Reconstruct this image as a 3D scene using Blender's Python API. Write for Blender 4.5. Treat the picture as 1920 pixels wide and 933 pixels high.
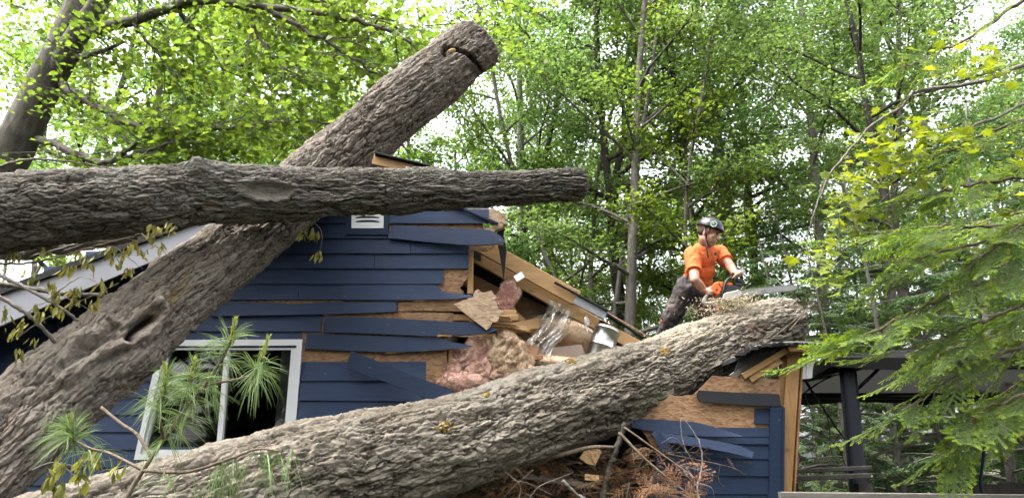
import bpy, bmesh, math, random
import numpy as np
from mathutils import Vector, Matrix

for _o in list(bpy.data.objects):
    bpy.data.objects.remove(_o)
scene = bpy.context.scene
COL = scene.collection

# ------------------------------------------------------------------ camera
PITCH = math.radians(16.5)
FPX = 1400.0                      # focal length in photo pixels (1920 wide)
CAMZ = 1.5
cam_d = bpy.data.cameras.new('camera')
cam_d.sensor_width = 36.0
cam_d.lens = 36.0 * FPX / 1920.0
cam_d.clip_start = 0.05
cam_d.clip_end = 2000.0
cam = bpy.data.objects.new('camera', cam_d)
cam.location = (0, 0, CAMZ)
cam.rotation_euler = (math.radians(90) + PITCH, 0, 0)
COL.objects.link(cam)
scene.camera = cam

# ------------------------------------------------------------------ daylight
SUN_EL, SUN_AZ = math.radians(64), math.radians(246)     # compass-like: 180 = behind the camera
world = bpy.data.worlds.new('World')
scene.world = world
world.use_nodes = True
wn = world.node_tree
wn.nodes.clear()
w_out = wn.nodes.new('ShaderNodeOutputWorld')
w_bg = wn.nodes.new('ShaderNodeBackground')
w_sky = wn.nodes.new('ShaderNodeTexSky')
w_sky.sky_type = 'NISHITA'
w_sky.sun_disc = False
w_sky.sun_elevation = SUN_EL
w_sky.sun_rotation = SUN_AZ
w_sky.air_density = 1.0
w_sky.dust_density = 6.0
w_sky.ozone_density = 1.0
w_hsv = wn.nodes.new('ShaderNodeHueSaturation')          # thin cloud: a milky, nearly colourless sky
w_hsv.inputs['Saturation'].default_value = 0.22
w_hsv.inputs['Value'].default_value = 1.35
w_bg.inputs['Strength'].default_value = 0.15
wn.links.new(w_sky.outputs[0], w_hsv.inputs['Color'])
wn.links.new(w_hsv.outputs[0], w_bg.inputs[0])
wn.links.new(w_bg.outputs[0], w_out.inputs[0])
sun_d = bpy.data.lights.new('sun', 'SUN')
sun_d.energy = 2.4
sun_d.angle = math.radians(14)
sun_d.color = (1.0, 0.95, 0.87)
sun = bpy.data.objects.new('sun', sun_d)
_dir = Vector((math.sin(SUN_AZ) * math.cos(SUN_EL), math.cos(SUN_AZ) * math.cos(SUN_EL), math.sin(SUN_EL)))
sun.rotation_euler = _dir.to_track_quat('Z', 'Y').to_euler()
sun.location = (0, -5, 30)
COL.objects.link(sun)
scene.view_settings.view_transform = 'Standard'
scene.view_settings.look = 'None'
scene.view_settings.gamma = 1.0
scene.view_settings.exposure = 2.35
scene.view_settings.use_curve_mapping = False
scene.render.engine = 'CYCLES'
scene.cycles.max_bounces = 12
scene.cycles.diffuse_bounces = 8
scene.cycles.transmission_bounces = 8
scene.cycles.transparent_max_bounces = 12
scene.cycles.use_denoising = True

# ------------------------------------------------------------------ projection helpers
_ct, _st = math.cos(PITCH), math.sin(PITCH)
CAMV = Vector((0, 0, CAMZ))
def D(px, py, t):
    """World point seen at photo pixel (px,py), t metres along the view axis."""
    u, v = (px - 960) / FPX, (466.5 - py) / FPX
    return Vector((u * t, t * (_ct - v * _st), CAMZ + t * (_st + v * _ct)))
def P(px, py, Y):
    """World point seen at pixel (px,py) on the upright plane y = Y."""
    v = (466.5 - py) / FPX
    return D(px, py, Y / (_ct - v * _st))
def proj(p):
    p = Vector(p) - CAMV
    t = p.y * _ct + p.z * _st
    return 960 + FPX * p.x / t, 466.5 - FPX * (p.z * _ct - p.y * _st) / t

# ------------------------------------------------------------------ scene tree helpers
def link(o, parent=None):
    COL.objects.link(o)
    if parent is not None:
        o.parent = parent
    return o
def tag(o, label=None, cat=None, group=None, kind=None):
    if label: o['label'] = label
    if cat: o['category'] = cat
    if group: o['group'] = group
    if kind: o['kind'] = kind
    return o
def thing(name, label, cat, loc=(0, 0, 0), group=None):
    o = bpy.data.objects.new(name, None)
    o.empty_display_size = 0.1
    o.location = loc
    link(o)
    return tag(o, label, cat, group)
def keep_world(o, parent):
    """Geometry was written in world space: make it local to the parent's location."""
    o.location = -Vector(parent.location)
    if parent.parent is not None:
        o.location = (0, 0, 0)

def np_mesh(name, V, faces, mats, smooth=False):
    """faces: list of (array (n,k) of indices, material index)."""
    V = np.asarray(V, dtype=np.float32)
    me = bpy.data.meshes.new(name)
    me.vertices.add(len(V))
    me.vertices.foreach_set('co', V.ravel())
    loops = np.concatenate([np.asarray(f).ravel() for f, m in faces]).astype(np.int32)
    tot = np.concatenate([np.full(len(f), np.asarray(f).shape[1]) for f, m in faces]).astype(np.int32)
    mi = np.concatenate([np.full(len(f), m) for f, m in faces]).astype(np.int32)
    st = np.concatenate([[0], np.cumsum(tot)[:-1]]).astype(np.int32)
    me.loops.add(len(loops))
    me.loops.foreach_set('vertex_index', loops)
    me.polygons.add(len(tot))
    me.polygons.foreach_set('loop_start', st)
    me.polygons.foreach_set('loop_total', tot)
    me.polygons.foreach_set('material_index', mi)
    me.polygons.foreach_set('use_smooth', np.full(len(tot), bool(smooth)))
    for m in mats:
        me.materials.append(m)
    me.update(calc_edges=True)
    return me

class MB:
    """Collects solids; build() links them as one mesh object."""
    def __init__(self):
        self.v, self.f, self.m, self.s = [], [], [], []
    def add(self, verts, faces, mat=0, smooth=False):
        o = len(self.v)
        self.v += [tuple(p) for p in verts]
        for f in faces:
            self.f.append([i + o for i in f]); self.m.append(mat); self.s.append(smooth)
    def prism(self, front, off, mat=0, side=None):
        """Polygon extruded by the vector off (or list of back points)."""
        n = len(front)
        back = off if isinstance(off, list) else [Vector(p) + Vector(off) for p in front]
        o = len(self.v)
        self.v += [tuple(p) for p in front] + [tuple(p) for p in back]
        self.f.append([o + i for i in range(n)]); self.m.append(mat); self.s.append(False)
        self.f.append([o + n + i for i in reversed(range(n))]); self.m.append(mat); self.s.append(False)
        for i in range(n):
            j = (i + 1) % n
            self.f.append([o + j, o + i, o + n + i, o + n + j]); self.m.append(mat if side is None else side); self.s.append(False)
    def beam(self, a, b, w, h, up=(0, 0, 1), mat=0, ch=0.004):
        """Lumber from a to b: w across, h along 'up', chamfered edges."""
        a, b = Vector(a), Vector(b)
        t = (b - a).normalized()
        u = Vector(up); u = (u - t * u.dot(t)).normalized()
        s = t.cross(u)
        W, H = w / 2, h / 2
        c = min(ch, W * .4, H * .4)
        pr = [(-W + c, -H), (W - c, -H), (W, -H + c), (W, H - c), (W - c, H), (-W + c, H), (-W, H - c), (-W, -H + c)]
        self.prism([a + s * x + u * y for x, y in pr], [b + s * x + u * y for x, y in pr], mat)
    def tube(self, pts, rad, n=8, mat=0, cap=True, smooth=True):
        pts = [Vector(p) for p in pts]
        if not hasattr(rad, '__len__'): rad = [rad] * len(pts)
        o = len(self.v)
        ref = Vector((0.31, 0.2, 0.93)); a = None
        for i, p in enumerate(pts):
            t = (pts[min(i + 1, len(pts) - 1)] - pts[max(i - 1, 0)]).normalized()
            if a is None:
                r = ref if abs(ref.dot(t)) < .9 else Vector((1, 0, 0))
                a = t.cross(r).normalized()
            else:
                a = (a - t * a.dot(t)).normalized()
            b = t.cross(a)
            for k in range(n):
                q = 2 * math.pi * k / n
                self.v.append(tuple(p + (a * math.cos(q) + b * math.sin(q)) * rad[i]))
        for i in range(len(pts) - 1):
            for k in range(n):
                k2 = (k + 1) % n
                self.f.append([o + i * n + k, o + i * n + k2, o + (i + 1) * n + k2, o + (i + 1) * n + k]); self.m.append(mat); self.s.append(smooth)
        if cap:
            self.f.append([o + k for k in reversed(range(n))]); self.m.append(mat); self.s.append(False)
            e = o + (len(pts) - 1) * n
            self.f.append([e + k for k in range(n)]); self.m.append(mat); self.s.append(False)
    def ball(self, c, r, R=None, nu=16, nv=10, mat=0):
        """Ellipsoid; r is a number or 3 radii; R a 3x3 rotation."""
        rr = (r, r, r) if not hasattr(r, '__len__') else r
        R = R or Matrix.Identity(3)
        c = Vector(c); o = len(self.v)
        for j in range(1, nv):
            th = math.pi * j / nv
            for i in range(nu):
                ph = 2 * math.pi * i / nu
                q = Vector((rr[0] * math.sin(th) * math.cos(ph), rr[1] * math.sin(th) * math.sin(ph), rr[2] * math.cos(th)))
                self.v.append(tuple(c + R @ q))
        self.v.append(tuple(c + R @ Vector((0, 0, rr[2])))); self.v.append(tuple(c - R @ Vector((0, 0, rr[2]))))
        top, bot = len(self.v) - 2, len(self.v) - 1
        for j in range(nv - 2):
            for i in range(nu):
                i2 = (i + 1) % nu
                self.f.append([o + j * nu + i, o + (j + 1) * nu + i, o + (j + 1) * nu + i2, o + j * nu + i2]); self.m.append(mat); self.s.append(True)
        for i in range(nu):
            i2 = (i + 1) % nu
            self.f.append([top, o + i, o + i2]); self.m.append(mat); self.s.append(True)
            e = o + (nv - 2) * nu
            self.f.append([bot, e + i2, e + i]); self.m.append(mat); self.s.append(True)
    def capsule(self, a, ra, b, rb, n=14):
        self.ball(a, ra, nu=n, nv=8); self.ball(b, rb, nu=n, nv=8)
        self.tube([a, b], [ra, rb], n=n)
    def mesh(self, name, mats):
        me = bpy.data.meshes.new(name)
        me.from_pydata(self.v, [], self.f)
        for m in (mats if isinstance(mats, (list, tuple)) else [mats]):
            me.materials.append(m)
        me.polygons.foreach_set('material_index', np.array(self.m, dtype=np.int32))
        me.polygons.foreach_set('use_smooth', np.array(self.s, dtype=bool))
        me.update()
        return me
    def build(self, name, mats, parent=None):
        o = bpy.data.objects.new(name, self.mesh(name, mats))
        link(o, parent)
        if parent is not None:
            keep_world(o, parent)
        return o
    def fused(self, name, mats, parent=None, voxel=0.006, smooth=6, disp=None):
        """Voxel-fuse all overlapping solids into one continuous skin."""
        tmp = bpy.data.objects.new('tmp', self.mesh('tmp', mats))
        COL.objects.link(tmp)
        r = tmp.modifiers.new('r', 'REMESH'); r.mode = 'VOXEL'; r.voxel_size = voxel; r.use_smooth_shade = True
        if smooth:
            s = tmp.modifiers.new('s', 'SMOOTH'); s.factor = 0.5; s.iterations = smooth
        dg = bpy.context.evaluated_depsgraph_get()
        me = bpy.data.meshes.new_from_object(tmp.evaluated_get(dg))
        me.name = name
        me.materials.clear()
        for m in (mats if isinstance(mats, (list, tuple)) else [mats]):
            me.materials.append(m)
        bpy.data.objects.remove(tmp)
        if disp is not None:
            n = len(me.vertices)
            co = np.empty(n * 3, np.float32); me.vertices.foreach_get('co', co)
            no = np.empty(n * 3, np.float32); me.vertices.foreach_get('normal', no)
            co = co.reshape(-1, 3); no = no.reshape(-1, 3)
            co = disp(co, no)
            me.vertices.foreach_set('co', co.astype(np.float32).ravel()); me.update()
        o = bpy.data.objects.new(name, me)
        link(o, parent)
        if parent is not None:
            keep_world(o, parent)
        return o

# ------------------------------------------------------------------ numpy noise
def _h(ix, iy, iz, k):
    x = (ix.astype(np.int64) * 374761393 + iy.astype(np.int64) * 668265263 + iz.astype(np.int64) * 2147483647 + k * 1274126177) & 0xffffffff
    x = ((x ^ (x >> 13)) * 1274126177) & 0xffffffff
    x = ((x ^ (x >> 16)) * 2246822519) & 0xffffffff
    return ((x ^ (x >> 15)) & 0xffffff).astype(np.float32) / np.float32(0xffffff)
def vnoise(p, k=0):
    b = np.floor(p); f = (p - b).astype(np.float32); f = f * f * (3 - 2 * f); b = b.astype(np.int64)
    r = 0
    for dx in (0, 1):
        for dy in (0, 1):
            for dz in (0, 1):
                w = (f[..., 0] if dx else 1 - f[..., 0]) * (f[..., 1] if dy else 1 - f[..., 1]) * (f[..., 2] if dz else 1 - f[..., 2])
                r = r + w * _h(b[..., 0] + dx, b[..., 1] + dy, b[..., 2] + dz, k)
    return r * 2 - 1
def fbm(p, o=4, k=0, g=.5):
    r, a = 0, 1.0
    for i in range(o):
        r = r + a * vnoise(p, k + i); p = p * 2.03 + 7.1; a *= g
    return r
def worley(p, k=0, jit=.9):
    b = np.floor(p).astype(np.int64)
    F1 = np.full(p.shape[:-1], 9.0, np.float32); F2 = F1.copy(); ID = np.zeros_like(F1)
    V = np.zeros(p.shape, np.float32)
    for dx in (-1, 0, 1):
        for dy in (-1, 0, 1):
            for dz in (-1, 0, 1):
                ix, iy, iz = b[..., 0] + dx, b[..., 1] + dy, b[..., 2] + dz
                q = np.stack([ix + .5 + jit * (_h(ix, iy, iz, k) - .5), iy + .5 + jit * (_h(ix, iy, iz, k + 1) - .5), iz + .5 + jit * (_h(ix, iy, iz, k + 2) - .5)], -1)
                d = (p - q).astype(np.float32)
                r = np.sqrt((d * d).sum(-1))
                c = r < F1
                F2 = np.where(c, F1, np.minimum(F2, r)); F1 = np.where(c, r, F1)
                ID = np.where(c, _h(ix, iy, iz, k + 5), ID)
                V = np.where(c[..., None], d, V)
    return F1, F2, ID, V
def sst(a, b, x):
    t = np.clip((x - a) / (b - a), 0, 1); return t * t * (3 - 2 * t)
def catmull(pts, n):
    pts = np.asarray(pts, float); m = len(pts)
    q = np.vstack([2 * pts[0] - pts[1], pts, 2 * pts[-1] - pts[-2]])
    out = []
    for t in np.linspace(0, m - 1 - 1e-9, n):
        i = int(t); f = t - i
        a, b, c, d = q[i], q[i + 1], q[i + 2], q[i + 3]
        out.append(.5 * ((2 * b) + (c - a) * f + (2 * a - 5 * b + 4 * c - d) * f * f + (3 * b - a - 3 * c + d) * f ** 3))
    return np.array(out)
# ------------------------------------------------------------------ materials
def S(c):
    return tuple(((x / 255 / 12.92) if x / 255 <= .04045 else ((x / 255 + .055) / 1.055) ** 2.4) for x in c)
class NT:
    def __init__(self, name):
        self.mat = bpy.data.materials.new(name); self.mat.use_nodes = True
        self.t = self.mat.node_tree; self.t.nodes.clear()
        self.out = self.n('OutputMaterial')
    def n(self, kind, **kw):
        nd = self.t.nodes.new('ShaderNode' + kind)
        for k, v in kw.items():
            if k in nd.inputs: nd.inputs[k].default_value = v
            else: setattr(nd, k, v)
        return nd
    def l(self, a, b): self.t.links.new(a, b)
    def coord(self, scale=(1, 1, 1), kind='Object', rot=(0, 0, 0)):
        c = self.n('TexCoord'); m = self.n('Mapping'); m.inputs['Scale'].default_value = scale; m.inputs['Rotation'].default_value = rot
        self.l(c.outputs[kind], m.inputs['Vector']); return m.outputs[0]
    def noise(self, vec, scale, detail=4, rough=.55):
        k = self.n('TexNoise'); k.inputs['Scale'].default_value = scale; k.inputs['Detail'].default_value = detail; k.inputs['Roughness'].default_value = rough
        self.l(vec, k.inputs['Vector']); return k.outputs['Fac']
    def ramp(self, fac, stops):
        r = self.n('ValToRGB'); e = r.color_ramp.elements
        while len(e) > 1: e.remove(e[-1])
        e[0].position = stops[0][0]; e[0].color = (*stops[0][1], 1)
        for p, c in stops[1:]:
            x = e.new(p); x.color = (*c, 1)
        self.l(fac, r.inputs['Fac']); return r.outputs['Color']
    def mix(self, fac, a, b, mode='MIX'):
        m = self.n('Mix', data_type='RGBA', blend_type=mode)
        for s, v in ((m.inputs[0], fac), (m.inputs[6], a), (m.inputs[7], b)):
            if isinstance(v, (int, float)): s.default_value = v
            elif isinstance(v, tuple): s.default_value = (*v, 1)
            else: self.l(v, s)
        return m.outputs[2]
    def math(self, op, a, b=0.0):
        m = self.n('Math', operation=op)
        for s, v in ((m.inputs[0], a), (m.inputs[1], b)):
            if isinstance(v, (int, float)): s.default_value = v
            else: self.l(v, s)
        return m.outputs[0]
    def bump(self, h, dist, strength=1.0):
        b = self.n('Bump'); b.inputs['Distance'].default_value = dist; b.inputs['Strength'].default_value = strength
        self.l(h, b.inputs['Height']); return b.outputs[0]
    def pbr(self, color, rough=.6, normal=None, metal=0.0, spec=.5, **kw):
        p = self.n('BsdfPrincipled')
        if isinstance(color, tuple): p.inputs['Base Color'].default_value = (*color, 1)
        else: self.l(color, p.inputs['Base Color'])
        if isinstance(rough, (int, float)): p.inputs['Roughness'].default_value = rough
        else: self.l(rough, p.inputs['Roughness'])
        p.inputs['Metallic'].default_value = metal
        p.inputs['Specular IOR Level'].default_value = spec
        for k, v in kw.items(): p.inputs[k].default_value = v
        if normal is not None: self.l(normal, p.inputs['Normal'])
        self.l(p.outputs[0], self.out.inputs[0]); return p
M = {}
def plain(name, col, rough=.6, var=.25, scale=6, bump=.0, metal=0.0, bscale=60, stretch=(1, 1, 1), spec=.5):
    k = NT(name); v = k.coord(stretch)
    f = k.noise(v, scale, 5)
    c = k.ramp(f, [(.3, tuple(x * (1 - var) for x in col)), (.7, tuple(min(1, x * (1 + var)) for x in col))])
    nrm = None
    if bump:
        nrm = k.bump(k.noise(v, bscale, 4), bump)
    k.pbr(c, rough, nrm, metal, spec); M[name] = k.mat; return k.mat

def bark(name, furrow, plate, plate2, lichen, extra, lichen_amt=.5, seed=0.0):
    """Reads the mesh attribute 'tint': r plate random, g height, b covering (moss, sawdust, bare wood)."""
    k = NT(name); v = k.coord()
    a = k.n('Attribute', attribute_name='tint'); sp = k.n('SeparateColor'); k.l(a.outputs['Color'], sp.inputs[0])
    bc = k.n('Attribute', attribute_name='bark_co'); mp = k.n('Mapping'); mp.inputs['Scale'].default_value = (.16, 1, 1); k.l(bc.outputs['Vector'], mp.inputs['Vector']); sv = mp.outputs[0]
    st1 = k.noise(sv, 60, 5, .7); st2 = k.noise(sv, 150, 4, .65)
    n1 = k.noise(v, 9, 5, .6); n2 = k.noise(v, 45, 5, .65); n3 = k.noise(v, 2.2 + seed, 3)
    pc = k.mix(k.math('MULTIPLY_ADD', sp.outputs[0], .8), plate, plate2)
    m_ = k.t.nodes[-1]
    pc = k.mix(sp.outputs[0], plate, plate2)
    pc = k.mix(k.ramp(n2, [(.35, (0, 0, 0)), (.7, (1, 1, 1))]), k.mix(.45, pc, furrow), pc)
    pc = k.mix(k.ramp(st1, [(.36, (0, 0, 0)), (.56, (1, 1, 1))]), k.mix(.5, pc, furrow), pc)
    lm = k.ramp(k.math('ADD', k.math('MULTIPLY', n1, .6), k.math('MULTIPLY', n3, .4)), [(.5, (0, 0, 0)), (.62, (1, 1, 1))])
    pc = k.mix(k.math('MULTIPLY', lm, lichen_amt), pc, lichen)
    c = k.mix(k.ramp(sp.outputs[1], [(.05, (0, 0, 0)), (.55, (1, 1, 1))]), furrow, pc)
    c = k.mix(sp.outputs[2], c, k.mix(n2, tuple(x * .75 for x in extra), tuple(min(1, x * 1.25) for x in extra)))
    h = k.math('ADD', k.math('MULTIPLY', k.noise(v, 70, 6, .7), 1.0), k.math('ADD', k.math('MULTIPLY', st1, 1.2), k.math('MULTIPLY', st2, .6)))
    k.pbr(c, .88, k.bump(h, .008, 1.0), spec=.2); M[name] = k.mat; return k.mat
bark('bark_gnarled', (0.048, 0.037, 0.028), (0.205, 0.168, 0.134), (0.300, 0.260, 0.214), (0.222, 0.2146, 0.185), (0.148, 0.111, 0.0333), .35)
bark('bark_grey', (0.038, 0.032, 0.026), (0.156, 0.135, 0.110), (0.235, 0.212, 0.176), (0.1924, 0.1961, 0.1702), (0.1998, 0.1406, 0.0962), .55, .7)
bark('bark_flaky', (0.050, 0.039, 0.028), (0.222, 0.186, 0.141), (0.315, 0.277, 0.218), (0.2368, 0.2294, 0.1924), (0.3256, 0.2775, 0.2072), .4, .4)

def wood_mat(name, a, b, axis=(1, 1, 1), rough=.65):
    k = NT(name); v = k.coord(axis)
    w = k.noise(v, 5, 6, .6); g = k.noise(k.coord(tuple(x * 1.0 for x in axis)), 26, 4, .6)
    c = k.mix(k.ramp(w, [(.3, (0, 0, 0)), (.7, (1, 1, 1))]), a, b)
    c = k.mix(k.math('MULTIPLY', k.ramp(g, [(.5, (0, 0, 0)), (.62, (1, 1, 1))]), .3), c, tuple(x * .55 for x in a))
    # knots and stains
    kn = k.n('TexVoronoi'); kn.inputs['Scale'].default_value = 4.5; k.l(k.coord((.7, 1, 1)), kn.inputs['Vector'])
    c = k.mix(k.ramp(kn.outputs['Distance'], [(.06, (.75,) * 3), (.12, (0, 0, 0))]), c, tuple(x * .4 for x in a))
    k.pbr(c, rough, k.bump(g, .002, .6)); M[name] = k.mat
wood_mat('lumber', S((156, 120, 76)), S((178, 142, 96)), (.25, 2, 2))
wood_mat('lumber_upright', S((150, 112, 68)), S((172, 134, 90)), (2, 2, .25))
wood_mat('lumber_old', S((116, 80, 52)), S((150, 112, 74)), (.25, 2, 2))
wood_mat('weathered', (.11, .10, .085), (.20, .185, .16), (.3, 3, 3), .85)
wood_mat('raw_wood', S((176, 138, 92)), S((200, 168, 122)), (.4, 3, 3))

def siding_mat(name, a, b):
    k = NT(name); v = k.coord((.6, 2, 9))
    g = k.noise(v, 7, 6, .65); big = k.noise(k.coord(), 1.8, 4); fine = k.noise(k.coord((1.5, 4, 30)), 14, 4, .7)
    c = k.mix(k.ramp(big, [(.35, (0, 0, 0)), (.68, (1, 1, 1))]), a, b)
    c = k.mix(k.math('MULTIPLY', k.ramp(g, [(.42, (1, 1, 1)), (.6, (0, 0, 0))]), .35), c, tuple(x * .72 for x in a))
    sc = k.n('TexVoronoi'); sc.inputs['Scale'].default_value = 7.0; k.l(k.coord((.7, 1, 2.0)), sc.inputs['Vector'])
    c = k.mix(k.ramp(sc.outputs['Distance'], [(.035, (.6,) * 3), (.06, (0, 0, 0))]), c, (.16, .17, .2))
    ru = k.math('ADD', k.math('MULTIPLY', big, .25), .5)
    p = k.pbr(c, ru, k.bump(k.math('ADD', fine, k.math('MULTIPLY', g, .8)), .0022, .7), spec=.28); M[name] = k.mat
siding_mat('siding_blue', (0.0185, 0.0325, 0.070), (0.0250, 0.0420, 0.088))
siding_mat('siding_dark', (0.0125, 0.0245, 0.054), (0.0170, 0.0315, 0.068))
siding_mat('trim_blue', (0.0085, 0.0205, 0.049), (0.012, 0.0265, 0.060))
plain('board_black', (.012, .013, .018), .5, .3)

def osb(name, a, b, c2):
    k = NT(name)
    v1 = k.n('TexVoronoi'); v1.inputs['Scale'].default_value = 36.0; v1.feature = 'F1'
    wv = k.n('TexNoise'); wv.inputs['Scale'].default_value = 5.0
    vec = k.coord((1, 1, 2.2), rot=(0, .5, 0)); 
    mx = k.mix(.12, vec, wv.outputs['Color']); k.l(k.coord(), wv.inputs['Vector']); k.l(mx, v1.inputs['Vector'])
    se = k.n('SeparateColor'); k.l(v1.outputs['Color'], se.inputs[0])
    c = k.ramp(se.outputs[0], [(0, c2), (.25, a), (.7, b), (1, tuple(min(1, x * 1.15) for x in b))])
    st = k.noise(k.coord(), 2.6, 4)
    c = k.mix(k.math('MULTIPLY', k.ramp(st, [(.45, (0, 0, 0)), (.7, (1, 1, 1))]), .35), c, tuple(x * .6 for x in a))
    k.pbr(c, .75, k.bump(k.math('ADD', v1.outputs['Distance'], k.noise(k.coord(), 90, 4)), .003, .6)); M[name] = k.mat
osb('osb', (0.232, 0.124, 0.06), (0.296, 0.172, 0.088), (0.144, 0.072, 0.0336))
osb('osb_pale', (0.336, 0.224, 0.136), (0.416, 0.304, 0.2), (0.232, 0.136, 0.072))

def fluffy(name, a, b):
    k = NT(name); v = k.coord()
    f = k.noise(v, 6, 6, .65); g = k.noise(v, 70, 5, .7)
    c = k.mix(k.ramp(f, [(.35, (0, 0, 0)), (.65, (1, 1, 1))]), a, b)
    p = k.pbr(c, .95, k.bump(g, .012, .8), spec=.1); p.inputs['Sheen Weight'].default_value = .25; M[name] = k.mat
fluffy('insulation_pink', (0.50, 0.25, 0.20), (0.62, 0.42, 0.32))
fluffy('insulation_peach', (0.58, 0.39, 0.25), (0.70, 0.55, 0.38))
plain('kraft', (0.429, 0.273, 0.1716), .7, .2, 5, .004)
plain('white_vinyl', (0.5772, 0.585, 0.5928), .4, .05, 3)
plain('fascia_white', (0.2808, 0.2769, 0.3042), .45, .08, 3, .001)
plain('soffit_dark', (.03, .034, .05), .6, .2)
plain('plank_dark', (.055, .047, .040), .9, .35, 8, .004)
plain('nail', (.05, .035, .025), .6, .2)
plain('shingle', (.028, .027, .026), .95, .5, 60, .006, 0, 160)
plain('shingle_edge', (0.3276, 0.312, 0.2808), .95, .4, 90, .006, 0, 160)
plain('tar_paper', (.012, .012, .013), .85, .4, 10, .003)
plain('interior', (0.078, 0.0585, 0.0429), .9, .3, 3)
plain('drywall', (0.2964, 0.234, 0.195), .9, .2, 3)
plain('metal_plate', (.55, .56, .58), .35, .15, 20, 0, .9)
plain('vent_metal', (0.624, 0.6318, 0.6396), .35, .06, 8)
plain('gazebo_metal', (.018, .021, .03), .4, .2, 5, .0006, .3)
plain('gazebo_fabric', (.085, .08, .075), .85, .2, 4, .002)
plain('fence_dark', (.045, .037, .03), .85, .3, 6, .003)
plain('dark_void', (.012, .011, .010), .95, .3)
plain('duct_metal', (.50, .50, .49), .28, .08, 14, .0015, 1.0, 18)
plain('helmet_black', (.012, .012, .014), .22, .2, 6)
plain('rubber_black', (.012, .012, .013), .5, .2, 8)
plain('strap_black', (.012, .012, .012), .7, .2, 8)
plain('sticker_white', (0.624, 0.624, 0.624), .4, .05)
plain('emblem_green', (.03, .25, .09), .4, .1)
plain('saw_orange', (.78, .12, .015), .35, .1, 12)
plain('saw_grey', (0.3588, 0.3354, 0.3042), .5, .12, 14)
plain('saw_dark', (.02, .02, .021), .55, .3, 20, .002)
plain('bar_steel', (.27, .265, .25), .4, .12, 10, 0, .6)
plain('bar_edge', (.20, .19, .17), .45, .2, 30, 0, .7)
plain('mark_black', (.01, .01, .01), .6, .1)
plain('boot', (.02, .018, .016), .6, .3, 12, .002)
plain('hair', (.05, .03, .018), .7, .3, 60, .003)
plain('lip', (.40, .17, .14), .5, .1)
plain('eye_dark', (.02, .015, .012), .2, .1)
plain('stripe_orange', (.86, .17, .02), .7, .12, 10)

def cloth(name, a, dirt, amt, wr=.012, ws=9):
    k = NT(name); v = k.coord()
    f = k.noise(v, 5, 5, .6)
    c = k.mix(k.math('MULTIPLY', k.ramp(f, [(.45, (0, 0, 0)), (.68, (1, 1, 1))]), amt), a, dirt)
    sp = k.noise(v, 60, 3); c = k.mix(k.math('MULTIPLY', k.ramp(sp, [(.62, (0, 0, 0)), (.68, (1, 1, 1))]), amt), c, dirt)
    h = k.math('ADD', k.noise(k.coord((1, 1, 1.6)), ws, 3, .5), k.math('MULTIPLY', k.noise(v, 260, 2), .06))
    k.pbr(c, .85, k.bump(h, wr * 1.6, .8), spec=.2); M[name] = k.mat
cloth('shirt_orange', (0.594, 0.135, 0.0405), (0.45, 0.099, 0.036), .5)
cloth('trousers', (0.062, 0.056, 0.060), (0.15, 0.125, 0.10), .55, .014, 10)
k = NT('skin'); v = k.coord(); f = k.noise(v, 14, 4)
c = k.mix(f, (.36, .19, .13), (.45, .25, .175))
p = k.pbr(c, .5, k.bump(k.noise(v, 150, 3), .001)); p.inputs['Subsurface Weight'].default_value = .08; p.inputs['Subsurface Radius'].default_value = (.01, .004, .002); M['skin'] = k.mat

def leaf_mat(name, lo, hi, trans, tw=.45, rough=.5):
    """Each leaf is an island and gets its own green; light passes through."""
    k = NT(name)
    g = k.n('NewGeometry'); oi = k.n('ObjectInfo')
    c = k.ramp(g.outputs['Random Per Island'], [(0, lo), (.6, tuple((a + b) / 2 for a, b in zip(lo, hi))), (1, hi)])
    hs = k.n('HueSaturation')
    k.l(k.math('MULTIPLY_ADD', oi.outputs['Random'], .035), hs.inputs['Hue'])
    k.t.nodes[-1].inputs[2].default_value = .4825
    mv = k.math('MULTIPLY_ADD', oi.outputs['Random'], .30); k.t.nodes[-1].inputs[2].default_value = .86
    k.l(mv, hs.inputs['Value'])
    k.l(c, hs.inputs['Color'])
    d = k.n('BsdfPrincipled'); d.inputs['Roughness'].default_value = rough; d.inputs['Specular IOR Level'].default_value = .35
    k.l(hs.outputs[0], d.inputs['Base Color'])
    t = k.n('BsdfTranslucent')
    tc = k.mix(1.0, hs.outputs[0], trans, 'MULTIPLY'); k.l(tc, t.inputs[0])
    m = k.n('MixShader'); m.inputs[0].default_value = tw
    k.l(d.outputs[0], m.inputs[1]); k.l(t.outputs[0], m.inputs[2]); k.l(m.outputs[0], k.out.inputs[0]); M[name] = k.mat
leaf_mat('leaf_maple', (.080, .140, .038), (.140, .215, .062), (2.1, 2.1, 1.6), .55)
leaf_mat('leaf_bright', (.080, .145, .028), (.155, .220, .045), (2.1, 2.1, 1.1), .55)
leaf_mat('leaf_dark', (.066, .126, .042), (.118, .195, .068), (1.9, 2.1, 1.3), .45)
leaf_mat('leaf_yellow', (.13, .215, .022), (.235, .32, .035), (1.9, 1.7, .8), .5)
leaf_mat('needle_dark', (.055, .110, .038), (.105, .175, .058), (1.5, 1.6, 1.1), .35)
leaf_mat('needle_fir', (.090, .172, .040), (.155, .240, .056), (1.7, 1.8, 1.0), .45, .7)
leaf_mat('needle_new', (.20, .32, .03), (.32, .42, .05), (1.6, 1.5, .8), .5, .7)
leaf_mat('needle_pine', (.13, .20, .065), (.27, .34, .14), (1.4, 1.4, 1.0), .3)
leaf_mat('pine_candle', (.34, .38, .07), (.48, .48, .12), (1.2, 1.2, 1.0), .2)
leaf_mat('needle_dead', (.060, .026, .012), (.17, .085, .036), (1.3, 1.1, .9), .3)
leaf_mat('needle_rust', (.19, .062, .016), (.34, .16, .045), (1.3, 1.1, .9), .3)
leaf_mat('leaf_wilted', (.14, .14, .030), (.30, .27, .065), (1.5, 1.4, .9), .35)
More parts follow.
